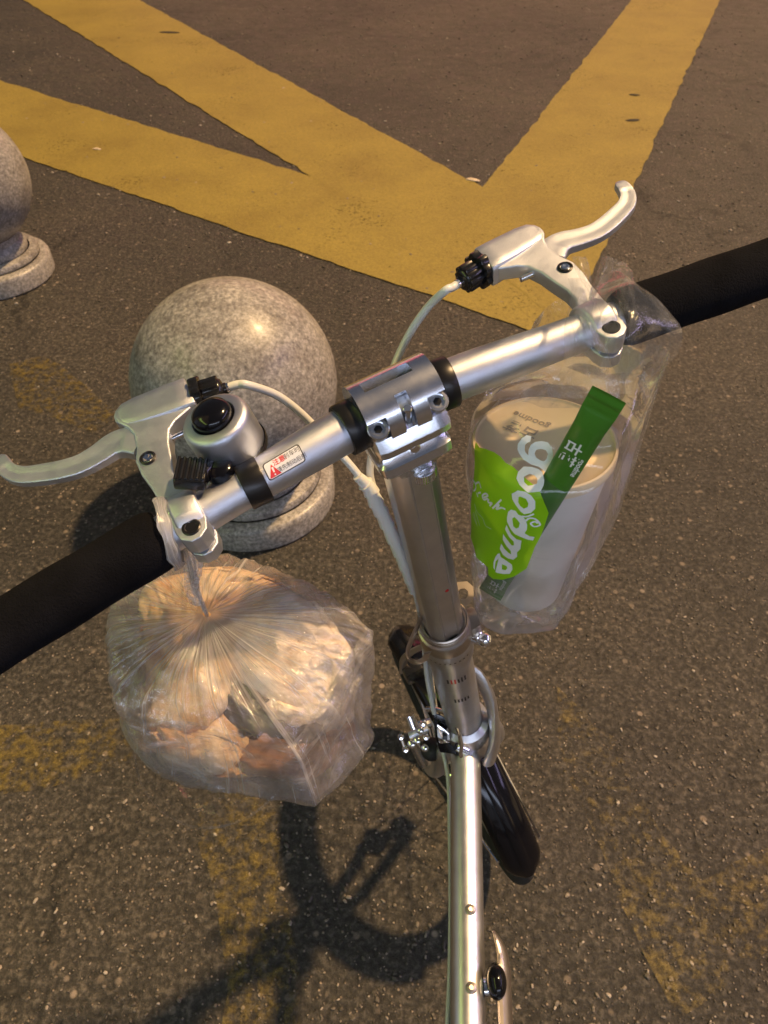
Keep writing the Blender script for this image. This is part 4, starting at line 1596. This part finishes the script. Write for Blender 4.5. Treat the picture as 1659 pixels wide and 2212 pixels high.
def facet_g(a, rho, dz, v):
    """film drawn tight over angular contents: flat panels meeting in creases"""
    w = Vector((math.cos(a) * rho, math.sin(a) * rho, (dz + .082) / .075))
    wl_ = w.normalized()
    g = 1.10
    for n_, d_k in FACETS:
        c_ = n_.dot(wl_)
        if c_ > .3:
            g = min(g, d_k / c_)
    fmix = min(1, max(0, (v - .12) / .25))
    return 1 + (g - 1) * fmix


def foodbag(u, v, pleat=1.):
    a = 2 * math.pi * u
    r_ = eq_r(math.degrees(a) % 360)
    rho, dz = lin_keys(PROF, v)
    k = min(1, v / .5)
    ctr = Vector((KN.x, KN.y, 0)).lerp(Vector((BC.x, BC.y, 0)), k * k * (3 - 2 * k))
    g = facet_g(a, rho, dz, v)
    # pleats gathered at the knot, fading down the bag
    pl = (math.sin(a * 47 + 2 * math.sin(a * 7)) * .45 + math.sin(a * 83 + 1.3 * math.sin(a * 5)) * .35 + math.sin(a * 23 + math.sin(a * 3)) * .5)
    fade = max(0, 1 - v / .7) ** 1.5
    amp = .0016 * fade * min(1, rho * 3) * pleat
    qq = (math.cos(a) * 3, math.sin(a) * 3, v * 5)
    cr = (.0020 * nz(qq, 2.1, 3.) + .0034 * (.35 - abs(nz(qq, 1.5, 11.))) + .0016 * (.3 - abs(nz(qq, 4.2, 5.)))) * min(1, v * 3) * pleat
    rr_ = r_ * rho * g + amp * pl + cr
    return ctr + Vector((math.cos(a), math.sin(a) * .86, 0)) * rr_ + Vector((0, 0, KN.z - .082 + (dz + .082) * (1 + (g - 1) * .8) + amp * pl * .8 + cr))


mb = MB()
mb.grid(lambda u, v: foodbag(u, v), 520, 110, wrap=True)
mb.build('film', 'film_food', fbag, 60)
# twisted neck from the knot up to the bar, and the loop round the grip's end
neck = spline([KN + Vector((0, 0, -.003)), KN + Vector((-.003, .003, .018)), at(418, 1240, .408), at(403, 1195, .390), at(393, 1170, .374)], 48)
for sg_, w0, ph0 in ((0, .0042, .2), (1, .0034, 1.9), (2, .0030, 3.3)):
    mb = MB()

    def strip(u, v, w0=w0, ph0=ph0):
        i = min(47, int(v * 48))
        p = neck[i].lerp(neck[i + 1], v * 48 - i)
        t = (neck[i + 1] - neck[i]).normalized()
        e1 = t.cross(Vector((.3, -.8, .5))).normalized()
        e2 = t.cross(e1)
        ph = ph0 + 2.2 * v
        wd = w0 * (.30 + .8 * min(1, v * 1.6)) * (1 - .35 * max(0, v - .75) * 4)
        x = (u - .5) * 2
        curl = .35 * x * x
        d = e1 * math.cos(ph) + e2 * math.sin(ph)
        f_ = -e1 * math.sin(ph) + e2 * math.cos(ph)
        return p + d * (x * wd) + f_ * (curl * wd + .0004 * math.sin(x * 9 + v * 14))
    mb.grid(strip, 14, 60)
    mb.build('twisted_neck', 'film_twist', fbag, 60)
sl_ = -.1405
ring = []
for k in range(48):
    a = 2 * math.pi * k / 48
    ring.append(bar_pt(sl_ + .0035 * math.sin(a + .6)) + (ST * math.cos(a) + SU * math.sin(a)) * .0178)
mb = MB()
mb.tube(ring, [.0017 + .0003 * math.sin(k * .9) for k in range(48)], 12, closed=True, cap=False, flat=(.6, 1.9))
for i, p in enumerate(mb.v):
    mb.uv[i] = ((i % 12) / 12, (i // 12) / 48)
    mb.v[i] = p + Vector((nz(p, 190, 2), nz(p, 190, 6), nz(p, 190, 3))) * .0005
mb.build('handle_loop', 'film_twist', fbag, 60)
sheet([[at(392, 1222, .405), at(398, 1262, .415), at(408, 1300, .43)], [at(408, 1216, .402), at(414, 1260, .412), at(420, 1304, .43)], [at(438, 1206, .405), at(432, 1258, .415), at(432, 1306, .432)]], 18, 18, 'loose_end', 'film_twist', fbag, .002, 90, 4)
sheet([[at(336, 1086, .372), at(352, 1098, .366)], [at(342, 1104, .368), at(362, 1112, .362)], [at(358, 1128, .366), at(374, 1130, .362)]], 12, 12, 'knot_tip', 'film_twist', fbag, .0035, 120, 8)


def keep_inside(p, k=.95):
    """press a point back inside the bag's skin"""
    z = min(-.007, max(-.143, p.z - KN.z))
    row = min(PROF, key=lambda q: abs(q[2] - z))
    v, rho = row[0], row[1]
    t = min(1, v / .5)
    ctr = Vector((KN.x, KN.y, 0)).lerp(Vector((BC.x, BC.y, 0)), t * t * (3 - 2 * t))
    d = Vector((p.x - ctr.x, (p.y - ctr.y) / .86, 0))
    a = math.atan2(d.y, d.x)
    g = facet_g(a, rho, row[2], v)
    lim = max(.002, eq_r(math.degrees(a) % 360) * rho * g * k - .0025)
    x = d.length / lim
    if x > .75:
        d *= (.75 + .25 * (1 - math.exp(-(x - .75) / .25))) / x
    z = -.082 + (z + .082) * (1 + (g - 1) * .8) * .97
    return Vector((ctr.x + d.x, ctr.y + d.y * .86, KN.z + z))


def blob(name, c, rad, rot, mat, label, cat, group=None, namp=.16, nsc=22, seed=0., bend=0., clip=True):
    mb_ = MB()
    mb_.ball((0, 0, 0), 1., 64, 40)
    M = Matrix.Rotation(R(rot[2]), 3, 'Z') @ Matrix.Rotation(R(rot[1]), 3, 'Y') @ Matrix.Rotation(R(rot[0]), 3, 'X')
    for i, p in enumerate(mb_.v):
        k = 1 + namp * nz(p, 1.6, seed) * 2 + namp * .5 * nz(p, 5, seed + 4)
        q = Vector((p.x * rad[0] * k, p.y * rad[1] * k, p.z * rad[2] * (1 + namp * nz(p, 2.3, seed + 7) + .25 * nz(p, 7, seed + 3))))
        q.z += bend * (q.x * q.x + q.y * q.y)
        w = M @ q + Vector(c)
        mb_.v[i] = keep_inside(w) if clip else w
    return tag(mb_.build(name, mat, None, 60, off=c), label, cat, group)


GB = 'baked flatbreads in the knotted bag'
blob('flatbread', Vector((-.106, .300, KN.z - .054)), (.072, .044, .030), (24, 4, 10), 'bread_tan', 'golden flatbread at the back of the knotted bag, under its neck', 'bread', GB, .10, seed=1)
blob('flatbread', Vector((-.052, .270, KN.z - .062)), (.060, .056, .034), (8, 14, -20), 'bread_pale', 'pale flatbread in the right half of the knotted bag', 'bread', GB, .10, seed=4)
blob('flatbread', Vector((-.146, .268, KN.z - .062)), (.062, .058, .032), (4, -18, 0), 'bread_brown', 'browned flatbread in the left half of the knotted bag', 'bread', GB, .12, seed=8)
blob('flatbread', Vector((-.140, .222, KN.z - .092)), (.058, .048, .034), (-12, -12, 30), 'bread_tan', 'golden brown bun at the front left of the knotted bag', 'bread', GB, .12, seed=31)
blob('flatbread', Vector((-.050, .214, KN.z - .104)), (.056, .040, .034), (-18, 12, 20), 'bread_red', 'dark reddish brown bun at the bottom right of the knotted bag', 'bread', GB, .10, seed=12)
blob('flatbread', Vector((-.098, .208, KN.z - .108)), (.048, .040, .034), (-16, 0, 0), 'bread_brown', 'small bun at the bottom front of the knotted bag', 'bread', GB, .10, seed=17)
blob('meat_filling', Vector((-.082, .240, KN.z - .076)), (.054, .024, .028), (0, 10, -24), 'sauce', 'dark saucy filling between the breads in the knotted bag', 'food', None, .16, seed=15)
# inner bag, crumpled, wrapped round the lower breads
ib = empty('inner_bag', (BC.x, BC.y - .01, KN.z - .148))
tag(ib, 'crumpled milky inner plastic bag round the food in the knotted bag', 'bag')


def inner(u, v):
    a = R(165) + R(220) * u
    p = foodbag(a / (2 * math.pi), .36 + .52 * v, 0.)
    c = Vector((BC.x, BC.y, KN.z - .085))
    w = .90 + .10 * nz((u * 3, v * 3, 0), 1.7, 2.) + .07 * (1 - abs(nz((u * 3, v * 3, 1), 3.1, 6.)) * 2) - .05 + .03 * nz((u, v, 3), 14, 1.)
    return c + (p - c) * min(.985, w + .06)


mb = MB()
mb.grid(inner, 150, 90)
mb.build('film', 'film_inner', ib, 50)
# clear round tub at the bottom left
tb = Vector((-.116, .232, KN.z - .106))
tax = Vector((-.10, -.34, .92)).normalized()
tub = MB()
tub.lathe([(.0, -.030), (.040, -.030), (.044, -.026), (.0555, .004), (.0575, .0055), (.0590, .0045), (.0585, .003)], tb, tax, 64, cap=(False, False))
for i, p in enumerate(tub.v):
    tub.uv[i] = ((i % 64) / 64., i / 500.)
tag(tub.build('plastic_tub', 'clear_bowl', None, 50, off=tb), 'clear round plastic tub at the bottom left of the knotted bag', 'tub')
blob('stew', tb - tax * .012, (.046, .046, .014), (18, -6, 0), 'bread_brown', 'brown stew inside the clear tub at the bottom of the knotted bag', 'food', None, .06, seed=21)
yp = Vector((-.036, .230, KN.z - .098))
mb = MB()
mb.box(yp, .010, .046, .004, (.5, .2, -.84), (.18, .95, .28), (.8, -.2, .5))
tag(mb.build('seasoning_packet', 'yellow_plastic', None, 40, .0012, off=yp), 'yellow packet at the right edge of the knotted bag', 'packet')

# ================================================================== litter on the road
def chip(name, x, y, sx, sy, rot, mat, label, cat, sz=.006):
    c = Vector((x * K, y * K, .006))
    mb_ = MB()
    mb_.ball((0, 0, 0), 1., 16, 10)
    ca, sa = math.cos(R(rot)), math.sin(R(rot))
    for i, p in enumerate(mb_.v):
        k = 1 + .35 * nz(p, 1.5, x * 7)
        q = Vector((p.x * sx * k, p.y * sy * k, p.z * sz * k))
        mb_.v[i] = Vector((q.x * ca - q.y * sa, q.x * sa + q.y * ca, q.z)) + c
    tag(mb_.build(name, mat, None, 50, off=c), label, cat)


chip('cigarette_butt', -1.47, 3.86, .020, .007, -8, 'litter_pale', 'pale cigarette butt on the yellow line by the left bollard', 'litter', .006)
chip('dry_leaf', .42, 3.46, .030, .012, -20, 'litter_pale', 'pale scrap where two yellow lines meet', 'litter')
chip('leaf_scrap', 1.38, 4.30, .036, .018, 10, 'dirt_dark', 'dark flattened scrap on the right yellow line', 'litter', .003)
chip('leaf_scrap', 1.50, 4.75, .028, .014, -15, 'dirt_dark', 'smaller dark scrap farther up the right yellow line', 'litter', .003)
chip('leaf_scrap', -1.60, 6.25, .070, .024, -10, 'dirt_dark', 'dark flattened scrap on the upper left yellow line', 'litter', .003)

# ================================================================== the street around: lit shops out of the picture that the metal mirrors
def shop(name, o, along, out, width, sign, sign_z, sign_h, win, label):
    e = empty(name, o)
    tag(e, label, 'shop')
    o, along, out = Vector(o), Vector(along).normalized(), Vector(out).normalized()
    up = Vector((0, 0, 1))

    def part(nm, mat, x0, x1, z0, z1, d0, d1):
        MB().box(o + along * ((x0 + x1) / 2) + up * ((z0 + z1) / 2) + out * ((d0 + d1) / 2), x1 - x0, abs(d1 - d0), z1 - z0, along, out, up).build(nm, mat, e, 0)
    h = width / 2
    part('wall', 'shop_wall', -h, h, 0, 6.0, -.4, 0)
    part('sign', sign, -h * .82, h * .82, sign_z, sign_z + sign_h, .02, .16)
    n_ = 4
    for k in range(n_):
        x0 = -h * .85 + k * (h * 1.7 / n_)
        part('window', win, x0 + .08, x0 + h * 1.7 / n_ - .08, .5, 2.3, .01, .03)
        part('mullion', 'shop_frame', x0 - .05, x0 + .05, .2, 2.5, .005, .07)
    part('sill', 'shop_frame', -h * .9, h * .9, .35, .5, .005, .12)


shop('lime_shop', (-3.3, -1.4, 0), (0, 1, 0), (1, 0, 0), 6.0, 'sign_lime', 3.0, .42, 'window_cool', 'shop with a lime green lit sign, left of the rider')
shop('cool_shop', (1.0, -5.0, 0), (1, 0, 0), (0, 1, 0), 7.0, 'sign_cool', 2.9, .75, 'window_cool', 'shop with a cool white lit sign behind the rider')
shop('violet_shop', (6.0, .0, 0), (0, 1, 0), (-1, 0, 0), 8.0, 'sign_violet', 4.2, .45, 'window_warm', 'shop with a violet lit sign, right of the rider')
shop('red_shop', (2.0, 15.0, 0), (1, 0, 0), (0, -1, 0), 16.0, 'sign_red', 3.2, .9, 'window_warm', 'shop with a red lit sign across the road')
